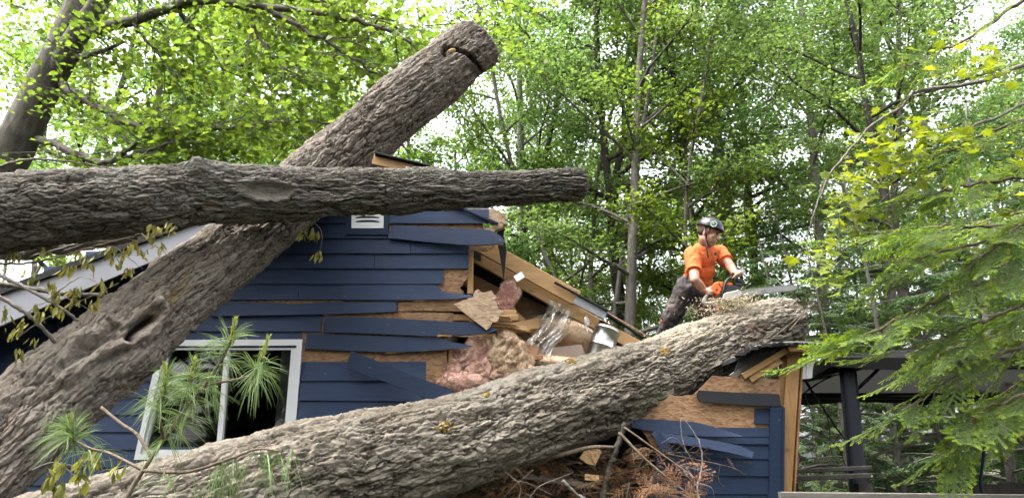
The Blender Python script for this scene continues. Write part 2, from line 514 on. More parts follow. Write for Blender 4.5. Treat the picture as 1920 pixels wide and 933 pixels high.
def stem_mat(name, a, b, sc=14):
    k = NT(name); v = k.coord((1, 1, .35)); n = k.noise(v, sc, 6, .65)
    c = k.ramp(n, [(.3, a), (.7, b)])
    k.pbr(c, .9, k.bump(k.noise(v, sc * 2.2, 5, .7), .02, .9), spec=.2); M[name] = k.mat
stem_mat('trunk_grey', (.085, .075, .063), (.20, .182, .153))
stem_mat('trunk_pale', (.13, .12, .10), (.26, .245, .215))
stem_mat('trunk_dark', (.035, .031, .026), (.085, .075, .063))
stem_mat('twig', (.12, .09, .065), (.24, .19, .14), 30)
stem_mat('twig_grey', (.16, .14, .12), (.30, .27, .235), 30)
k = NT('forest_floor'); v = k.coord(); f = k.noise(v, .8, 6); g = k.noise(v, 9, 5)
c = k.mix(k.ramp(f, [(.4, (0, 0, 0)), (.6, (1, 1, 1))]), (.055, .045, .028), (.045, .075, .02)); c = k.mix(k.math('MULTIPLY', g, .5), c, (.10, .08, .045))
k.pbr(c, .95, k.bump(g, .05)); M['forest_floor'] = k.mat
# window glass: reflects the wood, lets the dim room through
k = NT('window_glass'); gl = k.n('BsdfGlossy', Roughness=.02); tr = k.n('BsdfTransparent'); fr = k.n('Fresnel', IOR=1.7)
tr.inputs[0].default_value = (.55, .57, .56, 1)
m = k.n('MixShader'); k.l(fr.outputs[0], m.inputs[0]); k.l(tr.outputs[0], m.inputs[1]); k.l(gl.outputs[0], m.inputs[2]); k.l(m.outputs[0], k.out.inputs[0]); M['window_glass'] = k.mat
# thin polythene
k = NT('plastic_film'); v = k.coord(); gl = k.n('BsdfGlossy', Roughness=.16); tr = k.n('BsdfTransparent'); df = k.n('BsdfDiffuse')
df.inputs[0].default_value = (.75, .72, .70, 1)
b = k.bump(k.noise(k.coord((3, 3, .8)), 6, 4, .55), .03, 1.0); k.l(b, gl.inputs['Normal'])
fr = k.n('Fresnel', IOR=1.42); k.l(b, fr.inputs['Normal'])
m1 = k.n('MixShader'); m1.inputs[0].default_value = .16; k.l(tr.outputs[0], m1.inputs[1]); k.l(df.outputs[0], m1.inputs[2])
m2 = k.n('MixShader'); m2.inputs[0].default_value = .22; k.l(m1.outputs[0], m2.inputs[1]); k.l(gl.outputs[0], m2.inputs[2]); k.l(m2.outputs[0], k.out.inputs[0]); M['plastic_film'] = k.mat
# end grain
k = NT('end_grain'); v = k.coord((1, 1, 1)); w = k.n('TexWave', wave_type='RINGS'); w.inputs['Scale'].default_value = 22; w.inputs['Distortion'].default_value = 2.0; k.l(v, w.inputs['Vector'])
c = k.ramp(w.outputs['Fac'], [(0, (.42, .27, .13)), (1, (.60, .43, .25))]); k.pbr(c, .8); M['end_grain'] = k.mat

k = NT('canopy_cloth'); df = k.n('BsdfDiffuse'); tr = k.n('BsdfTranslucent'); df.inputs[0].default_value = (.035, .034, .032, 1); tr.inputs[0].default_value = (.03, .03, .027, 1)
m = k.n('MixShader'); m.inputs[0].default_value = .5; k.l(df.outputs[0], m.inputs[1]); k.l(tr.outputs[0], m.inputs[2]); k.l(m.outputs[0], k.out.inputs[0]); M['canopy_cloth'] = k.mat
# ------------------------------------------------------------------ ground
def ground_z(x, y):
    s = max(0.0, y - 12.0)
    return 0.028 * s + .15 * math.sin(x * .21) * min(1, s / 8) + .1 * math.sin(y * .33 + x * .1) * min(1, s / 8)
xs = np.concatenate([np.linspace(-400, -45, 8), np.linspace(-40, 40, 65), np.linspace(45, 400, 8)])
ys = np.concatenate([np.linspace(-60, -4, 8), np.linspace(-2, 70, 60), np.linspace(80, 700, 8)])
V = [(x, y, ground_z(x, min(y, 70))) for y in ys for x in xs]
nx = len(xs)
F = np.array([[j * nx + i, j * nx + i + 1, (j + 1) * nx + i + 1, (j + 1) * nx + i] for j in range(len(ys) - 1) for i in range(nx - 1)])
o = link(bpy.data.objects.new('ground', np_mesh('ground', V, [(F, 0)], [M['forest_floor']], True)))
tag(o, 'leaf-strewn ground under the trees', 'ground', kind='structure')

# ------------------------------------------------------------------ the three fallen trunks
class Log:
    def __init__(self, pts, ds, nphi):
        """pts: (px, py, half width px, depth t)."""
        c = np.array([list(D(a, b, t)) + [h * t / FPX] for a, b, h, t in pts])
        q = catmull(c, 400)
        L = np.concatenate([[0], np.cumsum(np.linalg.norm(np.diff(q[:, :3], axis=0), axis=1))])
        n = int(L[-1] / ds)
        self.s = np.linspace(0, L[-1], n)
        self.c = np.stack([np.interp(self.s, L, q[:, i]) for i in range(3)], -1)
        self.r = np.interp(self.s, L, q[:, 3])
        T = np.gradient(self.c, axis=0); T /= np.linalg.norm(T, axis=1)[:, None]
        A = np.array(CAMV) - self.c
        A -= T * (A * T).sum(1)[:, None]; A /= np.linalg.norm(A, axis=1)[:, None]
        B = np.cross(A, T)
        if B[n // 2, 2] < 0: B = -B
        self.T, self.A, self.B = T, A, B
        self.phi = np.linspace(0, 2 * math.pi, nphi, endpoint=False)
        self.n, self.m = n, nphi
    def locate(self, px, py):
        """(s, phi) of the surface point seen at a pixel."""
        best = None
        for i in range(0, self.n, 6):
            a, b = proj(self.c[i])
            d = (a - px) ** 2 + (b - py) ** 2
            if best is None or d < best[0]: best = (d, i)
        i = best[1]
        p = Vector(self.c[i]); t = (p - CAMV).y * _ct + (p - CAMV).z * _st
        w = D(px, py, t) - p
        k = max(-1, min(1, w.dot(Vector(self.B[i])) / self.r[i]))
        return self.s[i], math.asin(k), i
    def local(self, px, py):
        """coordinates (a along, b around, in metres) relative to a pixel's surface point."""
        s0, f0, i = self.locate(px, py)
        a = self.s[:, None] - s0
        df = (self.phi[None, :] - f0 + math.pi) % (2 * math.pi) - math.pi
        return a + 0 * df, df * self.r[i]
    def coords(self):
        R = float(self.r.mean())
        s = self.s[:, None] + 0 * self.phi[None, :]
        return np.stack([s, R * np.cos(self.phi)[None, :] + 0 * s, R * np.sin(self.phi)[None, :] + 0 * s], -1).astype(np.float32)
    def plates(self, La, Lc, seed, warp=.5, tilt=.5):
        p = self.coords()
        q = p / np.array([La, Lc, Lc], np.float32)
        w = np.stack([vnoise(p * 7 + 3, seed + 60), vnoise(p * 9, seed + 61), vnoise(p * 9 + 9, seed + 62)], -1)
        w2 = np.stack([vnoise(p * 28 + 3, seed + 63), vnoise(p * 28, seed + 64), vnoise(p * 28 + 9, seed + 65)], -1)
        q = q + warp * w + warp * .28 * w2
        F1, F2, ID, V = worley(q, seed)
        sn, cs = np.sin(self.phi)[None, :], np.cos(self.phi)[None, :]
        vc = -V[..., 1] * sn + V[..., 2] * cs
        va = V[..., 0]
        an = ID * 6.28 * 3.7
        tl = (vc * np.cos(an) * 1.0 + va * np.sin(an) * .6) * tilt
        return sst(0.015, .15, F2 - F1), tl, ID
    def ledges(self, fa, fc, k, seed, sharp=.25):
        """Flaky layers: elongated noise cut into soft terraces."""
        p = self.coords()
        w = np.stack([vnoise(p * 11, seed + 3), vnoise(p * 11 + 4, seed + 4), vnoise(p * 11 + 8, seed + 5)], -1) * .035
        f = fbm((p + w) * np.array([fa, fc, fc]), 4, seed, .55) * k
        b = np.floor(f); return (b + sst(.5 - sharp / 2, .5 + sharp / 2, f - b)) / k
    def pix(self, line):
        """Distance (photo px) of every camera-side surface point to a drawn line; far side = large."""
        if not hasattr(self, 'pp'):
            q = self.c[:, None, :] + self.r[:, None, None] * (self.A[:, None, :] * np.cos(self.phi)[None, :, None] + self.B[:, None, :] * np.sin(self.phi)[None, :, None]) - np.array(CAMV)
            t = q[..., 1] * _ct + q[..., 2] * _st
            self.pp = np.stack([960 + FPX * q[..., 0] / t, 466.5 - FPX * (q[..., 2] * _ct - q[..., 1] * _st) / t], -1)
            self.far = np.cos(self.phi)[None, :] < -.05
        best = np.full(self.pp.shape[:2], 1e3)
        for (x0, y0), (x1, y1) in zip(line[:-1], line[1:]):
            dx, dy = x1 - x0, y1 - y0; k = np.clip(((self.pp[..., 0] - x0) * dx + (self.pp[..., 1] - y0) * dy) / (dx * dx + dy * dy + 1e-9), 0, 1)
            best = np.minimum(best, np.hypot(self.pp[..., 0] - x0 - k * dx, self.pp[..., 1] - y0 - k * dy))
        return np.where(self.far, 1e3, best)
    def cracks(self, fa, fc, seed, w=.07):
        """Thin interlacing fissures running with the grain (1 in the crack)."""
        p = self.coords()
        ww = np.stack([vnoise(p * 13, seed + 3), vnoise(p * 15 + 4, seed + 4), vnoise(p * 15 + 8, seed + 5)], -1) * .02
        n = np.abs(fbm((p + ww) * np.array([fa, fc, fc]), 3, seed, .55))
        return 1 - sst(w * .25, w, n)
    def make(self, d, tint, name, mat, parent):
        co = self.c[:, None, :] + (self.r[:, None] + d)[..., None] * (self.A[:, None, :] * np.cos(self.phi)[None, :, None] + self.B[:, None, :] * np.sin(self.phi)[None, :, None])
        n, m = self.n, self.m
        i = np.arange(n - 1)[:, None] * m; k = np.arange(m)[None, :]; k2 = (k + 1) % m
        F = np.stack([i + k, i + k2, i + m + k2, i + m + k], -1).reshape(-1, 4)
        me = np_mesh(name, co.reshape(-1, 3), [(F, 0)], [mat], True)
        at = me.attributes.new('tint', 'FLOAT_COLOR', 'POINT')
        col = np.concatenate([tint.reshape(-1, 3), np.ones((n * m, 1))], 1).astype(np.float32)
        at.data.foreach_set('color', col.ravel())
        at = me.attributes.new('bark_co', 'FLOAT_VECTOR', 'POINT')
        at.data.foreach_set('vector', self.coords().astype(np.float32).ravel())
        o = bpy.data.objects.new(name, me); link(o, parent)
        if parent is not None: keep_world(o, parent)
        self.co = co
        return o
    def cap(self, end, parent, mat, inset=.012):
        ring = self.co[-1 if end else 0]; c = self.c[-1 if end else 0] - self.T[-1 if end else 0] * (inset if end else -inset)
        T = self.T[-1 if end else 0]
        ring = ring - T * (inset if end else -inset)
        rng = np.random.default_rng(5)
        V = [c]; nr = 5
        for j in range(1, nr + 1):
            f = j / nr
            V += list(c + (ring - c) * f * .985 + T[None, :] * rng.normal(0, .003, (len(ring), 1)))
        m = len(ring); F3 = [[0, 1 + k, 1 + (k + 1) % m] for k in range(m)]
        F4 = [[1 + (j - 1) * m + k, 1 + j * m + k, 1 + j * m + (k + 1) % m, 1 + (j - 1) * m + (k + 1) % m] for j in range(1, nr) for k in range(m)]
        o = bpy.data.objects.new('cut_face', np_mesh('cut_face', V, [(np.array(F3), 0), (np.array(F4), 0)], [mat], False))
        link(o, parent); keep_world(o, parent)
def end_round(L, d, w, depth, both=False):
    e = L.s[-1] - L.s
    k = np.clip(1 - e / w, 0, 1) ** 2 * depth
    return d - k[:, None]

# --- trunk leaning on the ridge
L1 = Log([(-640, 1500, 112, 2.62), (-400, 1240, 101, 2.98), (-210, 1050, 94, 3.32), (-60, 905, 88, 3.62), (62, 790, 85, 3.95), (135, 722, 83, 4.15), (228, 640, 80, 4.42), (343, 540, 68, 4.8), (447, 460, 60.5, 5.2), (575, 348, 57, 5.68), (660, 276, 55, 5.95), (740, 205, 54.5, 6.15), (830, 135, 52, 6.4), (897, 82, 49, 6.62)], .0058, 330)
h, tl, ID = L1.plates(.55, .044, 11, .5, .5)
h2, tl2, ID2 = L1.plates(.14, .030, 31, .7, .7)
le = L1.ledges(3.2, 26, 4, 300)
p = L1.coords()
big = fbm(p * np.array([1.6, 5, 5]), 3, 77)
rid = 1 - np.abs(fbm(p * np.array([2.2, 17, 17]), 3, 90))
low = np.clip((L1.locate(480, 430)[0] - L1.s) / 2.2, 0, 1)[:, None]   # more gnarled towards the lower end
d = .010 * (h - .6) + .006 * tl + .003 * (h2 - .5) + .002 * tl2 + .014 * le + .022 * big * (.5 + low) + .012 * (rid - .6) * (.7 + low) + .002 * fbm(p * np.array([25, 60, 60]), 4, 5, .6)
hh = np.clip(.45 * h + .2 * h2 + .5 * sst(-.5, .45, le + .4 * (rid - .6)), 0, 1)
moss = np.zeros_like(h)
cr = np.maximum(L1.cracks(2.6, 22, 610, .10), .8 * L1.cracks(5, 40, 620, .09)); d -= .008 * cr; hh = hh * (1 - .85 * cr)
# the old wound: a ragged hollow between thick rolled lips that run on down the stem
nz = 1 + .35 * fbm(p * 11, 3, 41); nz2 = 4.5 * fbm(p * 16, 3, 42)
g_ = lambda line, w: np.exp(-((L1.pix(line) + nz2 * .5) / (w * nz)) ** 2)
lower = [(118, 716), (142, 692), (168, 679), (183, 664), (204, 648), (240, 644), (273, 624), (299, 598), (307, 582), (300, 567), (286, 560)]
upper = [(122, 676), (134, 654), (138, 641), (158, 631), (181, 628), (191, 615), (194, 600), (206, 600)]
lip = [(206, 603), (222, 606), (238, 620), (228, 628)]
rim = [(240, 606), (255, 597), (266, 580), (282, 572), (298, 571)]
zone = np.clip(g_([(150, 665), (200, 640), (270, 605)], 46), 0, 1)
d = d * (1 - .3 * zone)
d += .052 * g_(lower, 11) + .046 * g_(upper, 10) + .030 * g_(lip, 8) + .030 * g_(rim, 7)
d += .045 * g_([(60, 800), (120, 760), (190, 700), (260, 660)], 34) + .010 * zone * fbm(p * np.array([6, 30, 30]), 3, 44)
hole = g_([(244, 634), (252, 618), (272, 604), (286, 596)], 10.5)
d -= .13 * hole + .035 * g_([(150, 662), (180, 650), (215, 636)], 9) + .03 * g_([(170, 692), (215, 668), (260, 650)], 7)
hh = np.clip(hh * (1 - .4 * zone) + .5 * zone, 0, 1) * (1 - .95 * sst(.25, .7, hole))
a, b = L1.local(300, 560)
moss = np.maximum(moss, .75 * np.exp(-(a / .22) ** 2 - (b / .09) ** 2) * sst(-.1, .5, fbm(p * 14, 3, 8)))
a, b = L1.local(392, 442)
moss = np.maximum(moss, .6 * np.exp(-(a / .10) ** 2 - (b / .07) ** 2) * sst(-.1, .4, fbm(p * 14, 3, 18)))
# saw kerf near the top end, and the smooth sawn facet under it
kline = [(834, 101), (829, 96), (832, 90.5), (842, 88), (856, 91), (870, 97), (882, 106), (892, 117), (899, 127), (903, 136)]
kd = L1.pix(kline)
kerf = np.exp(-(kd / 3.6) ** 4)
d = d - .085 * kerf
hh = hh * (1 - kerf)
facet = np.exp(-(L1.pix([(893, 128), (903, 142)]) / 13) ** 4)
d = d * (1 - .85 * facet) - .012 * facet; hh = hh * (1 - .6 * facet); smooth_end = facet
d -= .02 * np.exp(-(L1.pix([(838, 97), (850, 96)]) / 5) ** 2)
d = end_round(L1, d, .03, .016)
root = thing('fallen_log', 'thick gnarled trunk with hollow knot leaning across the roof ridge', 'fallen trunk', tuple(L1.c[0]))
tint = np.stack([ID, hh * (1 - .55 * smooth_end), moss], -1)
L1.make(d, tint, 'bark', M['bark_gnarled'], root)
L1.cap(True, root, M['end_grain']); L1.cap(False, root, M['end_grain'])
# the bare wedge of wood in the kerf
w = MB(); c_ = D(846, 97, 6.28)
w.ball(c_, (.045, .03, .022), Matrix.Rotation(-.5, 3, 'Y'), 12, 8)
w.build('bare_wood', M['raw_wood'], root)

# --- limb lying level in front of it
L2 = Log([(-1000, 490, 100, 3.3), (-620, 462, 88, 3.62), (-300, 434, 79, 3.95), (-120, 418, 74, 4.1), (0, 402, 71, 4.25), (120, 389, 66, 4.38), (200, 383, 65, 4.47), (290, 374, 62, 4.58), (360, 366, 57, 4.68), (450, 366, 51, 4.8), (560, 366, 48.5, 5.0), (700, 360, 41, 5.22), (850, 356, 34, 5.45), (1000, 349, 31, 5.7), (1050, 344, 30, 5.78), (1092, 344, 29, 5.84)], .0052, 300)
h, tl, ID = L2.plates(.45, .042, 111, .55, .6)
h2, tl2, ID2 = L2.plates(.11, .026, 131, .8, .8)
le = L2.ledges(4.2, 30, 4, 400)
p = L2.coords()
d = .009 * (h - .6) + .007 * tl + .003 * (h2 - .5) + .002 * tl2 + .014 * le + .018 * fbm(p * np.array([1.8, 4, 4]), 3, 7) + .002 * fbm(p * np.array([25, 60, 60]), 4, 5, .6)
hh = np.clip(.4 * h + .2 * h2 + .5 * sst(-.5, .45, le), 0, 1); red = np.zeros_like(h)
cr = np.maximum(L2.cracks(3, 24, 710, .10), .8 * L2.cracks(6, 46, 720, .09)); d -= .007 * cr; hh = hh * (1 - .85 * cr)
a, b = L2.local(488, 358)
rho = np.sqrt(((a + .3 * b) / .16) ** 2 + (b / .055) ** 2)
d = d * (1 - .85 * sst(1.5, .8, rho)) + .022 * np.exp(-((rho - 1.1) / .3) ** 2) - .012 * sst(1, .3, rho)
hh = np.maximum(hh, sst(1.3, .7, rho) * .8)
a, b = L2.local(372, 318)
d += .060 * np.exp(-(a / .055) ** 2 - (b / .07) ** 2) + .02 * np.exp(-((a - .1) / .1) ** 2 - (b / .1) ** 2)
a, b = L2.local(392, 383)
red = .8 * np.exp(-(a / .05) ** 4 - (b / .03) ** 4) * sst(-.4, .3, fbm(p * 20, 3, 66))
a, b = L2.local(110, 420); red = np.maximum(red, .0 * a)
d = end_round(L2, d, .03, .012)
root = thing('fallen_limb', 'long level grey limb lying across in front of the leaning trunk', 'fallen limb', tuple(L2.c[0]))
L2.make(d, np.stack([ID, hh, red], -1), 'bark', M['bark_grey'], root)
L2.cap(True, root, M['end_grain'], .004); L2.cap(False, root, M['end_grain'])

# --- the big trunk that broke the wall
L3 = Log([(-700, 1470, 175, 2.35), (-380, 1278, 152, 2.66), (-120, 1140, 137, 3.0), (60, 1068, 132, 3.2), (210, 1016, 125, 3.4), (400, 955, 115, 3.72), (570, 898, 104, 4.08), (740, 858, 95, 4.45), (905, 812, 85, 4.88), (1050, 764, 77, 5.3), (1180, 718, 69, 5.7), (1270, 683, 61, 6.02), (1350, 647, 54, 6.35), (1420, 618, 49, 6.6), (1482, 600, 42, 6.85)], .0062, 400)
h, tl, ID = L3.plates(.65, .066, 211, .5, .7)
h2, tl2, ID2 = L3.plates(.30, .050, 231, .6, .7)
le = L3.ledges(1.7, 13, 4.5, 500, .14)
le2 = L3.ledges(4, 34, 3, 520, .25)
p = L3.coords()
rid = 1 - np.abs(fbm(p * np.array([1.5, 11, 11]), 3, 290))
d = .011 * (h - .6) + .010 * tl + .004 * (h2 - .5) + .004 * tl2 + .026 * le + .007 * le2 + .016 * fbm(p * np.array([1.2, 4, 4]), 3, 207) + .008 * (rid - .6) + .0022 * fbm(p * np.array([25, 60, 60]), 4, 25, .6)
hh = np.clip(.4 * h + .15 * h2 + .55 * sst(-.5, .4, le + .4 * le2), 0, 1)
cr = np.maximum(L3.cracks(1.9, 15, 810, .10), .8 * L3.cracks(4, 30, 820, .09)); d -= .013 * cr; hh = hh * (1 - .9 * cr)
# sawdust lying on the upper side near the saw, lichen spots elsewhere
s1, _, _ = L3.locate(1180, 700)
up = (L3.A[:, None, 2] * np.cos(L3.phi)[None, :] + L3.B[:, None, 2] * np.sin(L3.phi)[None, :])
dust = sst(s1 - .1, s1 + .5, L3.s)[:, None] * sst(.05, .75, up + .25 * fbm(p * 9, 3, 15)) * (.35 + .65 * h) * .85
d = end_round(L3, d * .8, .03, .02)
root = thing('fallen_log', 'huge flaky-barked trunk that has smashed through the blue wall', 'fallen trunk', tuple(L3.c[0]))
L3.make(d, np.stack([ID, np.maximum(hh, dust * .8 * (1 - cr)), dust * (1 - cr)], -1), 'bark', M['bark_flaky'], root)
L3.cap(True, root, M['end_grain']); L3.cap(False, root, M['end_grain'])

# loose flakes and yellow lichen tufts on the big trunk are part of its bark
def patch(L, px, py, r, mat, name, n, parent, seed):
    rng = random.Random(seed); mb = MB()
    s0, f0, i0 = L.locate(px, py)
    for _ in range(n):
        i = min(L.n - 1, max(0, int(i0 + rng.gauss(0, r) / (L.s[1] - L.s[0]))))
        j = int(((f0 + rng.gauss(0, r * .6) / L.r[i]) % (2 * math.pi)) / (2 * math.pi) * L.m)
        c = Vector(L.co[i, j]); nn = (c - Vector(L.c[i])).normalized()
        a = Vector((rng.gauss(0, 1), rng.gauss(0, 1), rng.gauss(0, 1))).normalized(); b = nn.cross(a).normalized()
        q = rng.uniform(.004, .010)
        mb.add([c - nn * .004, c + a * q + nn * q, c + b * q + nn * q * .4, c - a * q * .8 + nn * q], [[0, 1, 2], [0, 2, 3], [1, 2, 3]])
    mb.build(name, mat, parent)
plain('lichen_yellow', (.42, .27, .05), .9, .3, 30)
for sx, sy, q, e in ((787, 812, .03, 1), (1210, 672, .03, 2), (1052, 690, .02, 3), (880, 748, .012, 4)):
    patch(L3, sx, sy, q, M['lichen_yellow'], 'lichen', 70, root, e)
# ------------------------------------------------------------------ the house
YW = 5.6                                  # face of the sheathing on the gable wall
rnd = random.Random(4)
house = thing('house', 'navy blue clapboard house with its gable end smashed open', 'house', (0, YW, 0))
def jag(a, b, n, amp, rng=rnd):
    """Ragged pixel line from a to b (ends kept)."""
    out = [a]
    dx, dy = b[0] - a[0], b[1] - a[1]; L = math.hypot(dx, dy); nx_, ny_ = -dy / L, dx / L
    for i in range(1, n):
        f = i / n; k = rng.gauss(0, amp)
        out.append((a[0] + dx * f + nx_ * k + rng.gauss(0, amp * .3), a[1] + dy * f + ny_ * k))
    return out + [b]
def slab(mb, poly, Y, th, mat=0, side=None):
    """Pixel polygon standing on the plane Y, th metres deep."""
    mb.prism([P(x, y, Y) for x, y in poly], (0, th, 0), mat, side)
# --- sheathing, cut where it was torn away
sh = MB()
RIDGE = (690, 302)
def zx(px, py): q = P(px, py, YW); return q
left_eave = (-260, 652)
slab(sh, [(-400, 1290), (-400, 705), left_eave, (305, 446), (305, 650), (262, 850), (250, 1290)], YW, .013)
slab(sh, [(305, 446), RIDGE, (760, 330), (868, 385)] + jag((905, 418), (915, 470), 4, 2) + [(885, 470)] + jag((880, 486), (876, 522), 5, 3) + jag((868, 530), (866, 556), 6, 4) + [(745, 566), (745, 586), (840, 590), (839, 645), (305, 645)], YW, .013)
slab(sh, [(556, 645.4), (838, 645.4), (838, 1290), (530, 1290), (540, 850)], YW, .013)
slab(sh, [(262, 850.4), (540, 850.4), (530, 1290), (251, 1290)], YW, .013)
sh.build('sheathing', M['osb'], house)
# --- studs and plates behind
for q in ((882, 462, 882, 552, .045), (846, 652, 846, 760, .04), (-180, 600, -180, 1150, .04), (-20, 600, -20, 1150, .04), (140, 600, 140, 1150, .04), (590, 600, 590, 1150, .04), (700, 600, 700, 1150, .04), (790, 600, 790, 1150, .04)):
    fr = MB(); fr.beam(P(q[0], q[1], YW + .065), P(q[2], q[3], YW + .065), q[4], .09, (0, 1, 0)); fr.build('stud', M['lumber_upright'], house)
# --- intact boards: exact lap siding
z0, z7 = P(700, 420, YW).z, P(700, 622, YW).z
EXPO = (z0 - z7) / 7
def row_y(k, px=700):
    """photo y of the k-th butt line (0 = the one at 420)."""
    return proj((P(px, 600, YW).x, YW, z0 - k * EXPO))[1]
def xat(px, py): return P(px, py, YW).x
sid = MB()
def clap(mb, x0, x1, k, lift=0.0, drop=0.0):
    """One board between world x0..x1 whose butt is line k; taper and lap are real."""
    zb = z0 - k * EXPO - drop; zt = zb + EXPO * 1.16
    yb, yt = YW - .022 - lift, YW - .003 - lift
    pr = [(yb, zb), (yb + .015, zb), (yt + .0025, zt), (yt - .004, zt)]
    mb.prism([(x0, y, z) for y, z in pr], (x1 - x0, 0, 0))
    xx = x0 + .06
    while xx < x1 - .03:
        zq = zb + .022 + rnd.uniform(-.004, .004); mb.add([(xx - .003, yb - .0004, zq - .003), (xx + .003, yb - .0004, zq - .003), (xx + .003, yb + .0016, zq + .003), (xx - .003, yb + .0016, zq + .003)], [[0, 1, 2, 3]], 1); xx += rnd.uniform(.36, .44)
def cut_top(k):
    pass
def lx(py):    # left rake line in photo pixels -> where boards stop under it
    return left_eave[0] + (left_eave[1] - py) / (left_eave[1] - RIDGE[1]) * (RIDGE[0] - left_eave[0])
L_END = P(-400, 600, YW).x
for k in range(-4, 28):
    yb = row_y(k)
    xl = max(L_END, xat(lx(yb - 6), yb))
    right = {-4: 716, -3: 772, -2: 822, -1: 870, 0: 917}.get(k)
    segs = []
    if k <= -2: segs = [(xl, xat(right, yb))]
    elif k == -1: segs = [(xl, xat(649, yb)), (xat(728, yb), xat(right, yb))]
    elif k == 0: segs = [(xl, xat(649, yb)), (xat(728, yb), xat(917, yb))]
    elif k == 1: segs = [(xl, xat(649, yb)), (xat(649.6, yb), xat(727, yb))]
    elif k == 2: segs = [(xl, xat(770, yb)), (xat(770.8, yb), xat(879, yb))]
    elif k == 3: segs = [(xl, xat(702, yb)), (xat(702.8, yb), xat(879, yb))]
    elif k == 4: segs = [(xl, xat(831, yb))]
    elif k == 5: segs = [(xl, xat(560, yb)), (xat(560.6, yb), xat(822, yb))]
    elif k == 6: segs = [(xl, xat(430, yb))]
    elif k == 7: segs = [(xl, xat(603, yb))]
    elif 8 <= k <= 14: segs = [(xl, xat(300 - (k - 8) * 5.5 - 4, yb))]
    else: segs = [(xl, xat(838, yb))]
    if 10 <= k <= 14: segs.append((xat(566 - (k - 8) * 3.2 + 3, yb), xat(838 - 40, yb)))
    # butt joints split the long runs into boards of real length
    for (a, b) in segs:
        cuts = [a]
        if b - a > 2.6:
            cuts.append(a + (b - a) * rnd.uniform(.35, .6))
        cuts.append(b)
        for u, w_ in zip(cuts[:-1], cuts[1:]):
            clap(sid, u, w_ - .0015, k, rnd.uniform(0, .0022), rnd.uniform(-.001, .001))
# the short boards above the head of the window
clap(sid, xat(330, 640), xat(565, 640), 8, 0)
sid.build('siding', [M['siding_blue'], M['nail']], house)
# --- rake trim strip cutting the boards on the right
tr = MB()
tr.beam(P(845, 381, YW - .035), P(934, 420, YW - .035), .02, .024, (0, 0, 1))
tr.build('rake_trim', M['trim_blue'], house)
# --- boards torn loose: each its own shape, raw wood showing along the splits
def loose(poly, Y, label, mat='siding_blue', raw=None, th=.013, tip=None):
    b = MB()
    xs_ = [p[0] for p in poly]; x0, x1 = min(xs_), max(xs_)
    def span(poly, x):
        ys = []
        for (ax, ay), (bx, by) in zip(poly, poly[1:] + poly[:1]):
            if (ax - x) * (bx - x) <= 0 and ax != bx: ys.append(ay + (by - ay) * (x - ax) / (bx - ax))
        return (min(ys), max(ys)) if ys else None
    def strip(mb, poly, Yoff, depth, lean):
        a0, a1 = min(p[0] for p in poly), max(p[0] for p in poly)
        cols = []
        keys = sorted(set([a0 + .3, a1 - .3] + [p[0] for p in poly if a0 + 1 < p[0] < a1 - 1] + list(np.linspace(a0 + .3, a1 - .3, 26))))
        for x in keys:
            q = span(poly, x)
            if q is None: continue
            f = max(0, min(1, (x - x0) / (x1 - x0))); Yp = Y - (tip or 0) * f * f + Yoff
            cols.append((P(x, q[0], Yp), P(x, q[1], Yp - lean)))
        v = []
        for t_, c_ in cols: v += [t_, c_, c_ + Vector((0, depth, 0)), t_ + Vector((0, depth, 0))]
        ff = []
        for i in range(len(cols) - 1):
            for k_ in range(4): ff.append([i * 4 + k_, (i + 1) * 4 + k_, (i + 1) * 4 + (k_ + 1) % 4, i * 4 + (k_ + 1) % 4])
        e = (len(cols) - 1) * 4
        ff += [[0, 1, 2, 3], [e + 3, e + 2, e + 1, e]]
        mb.add(v, ff)
    strip(b, poly, 0, th, .012)
    o = b.build('siding_board', M[mat], house)
    if label: o['label'] = label
    if raw:
        r = MB(); strip(r, raw, .005, .008, .004); r.build('splintered_edge', M['raw_wood'], o)
    return o
loose([(729, 421), (800, 425), (870, 428), (918, 430.5), (934, 439), (946, 447), (947, 453), (938, 456), (918, 458.5), (880, 459.5), (820, 455), (728, 446)], YW - .03, 'board sprung loose with a pointed tip beyond the wall', tip=.10,
      raw=[(890, 452)] + jag((895, 461), (942, 459), 6, .8) + [(946, 452), (920, 440)])
loose([(640, 534), (815, 534), (823, 538), (829, 545), (846, 549), (886, 553), (884, 556), (868, 558.5), (830, 561), (760, 562), (640, 561.5)], YW - .024, 'board broken to a long spike', tip=.02,
      raw=[(770, 556)] + jag((775, 564.5), (880, 558.5), 7, .7) + [(884, 554)])
loose([(395, 563), (470, 566), (530, 567), (545, 569), (570, 568), (640, 565), (680, 566), (744, 564), (745, 580), (741, 584), (640, 588), (480, 591), (395, 592)], YW - .028, 'board slipped down leaving a gap', tip=.0)
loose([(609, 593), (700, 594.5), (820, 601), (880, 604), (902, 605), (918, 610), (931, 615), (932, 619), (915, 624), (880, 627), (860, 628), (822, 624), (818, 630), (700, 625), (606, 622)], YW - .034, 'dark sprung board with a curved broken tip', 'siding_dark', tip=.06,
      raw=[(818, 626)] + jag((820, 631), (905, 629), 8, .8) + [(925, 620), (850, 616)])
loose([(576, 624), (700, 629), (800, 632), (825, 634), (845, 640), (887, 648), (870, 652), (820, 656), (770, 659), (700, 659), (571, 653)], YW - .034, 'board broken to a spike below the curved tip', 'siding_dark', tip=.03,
      raw=[(720, 655)] + jag((725, 662), (872, 652.5), 9, .8) + [(880, 648)])
loose([(562, 720), (640, 719), (720, 721), (775, 735), (800, 752), (560, 750)], YW - .026, None)
loose([(557, 752), (800, 753), (800, 786), (554, 784)], YW - .025, None)
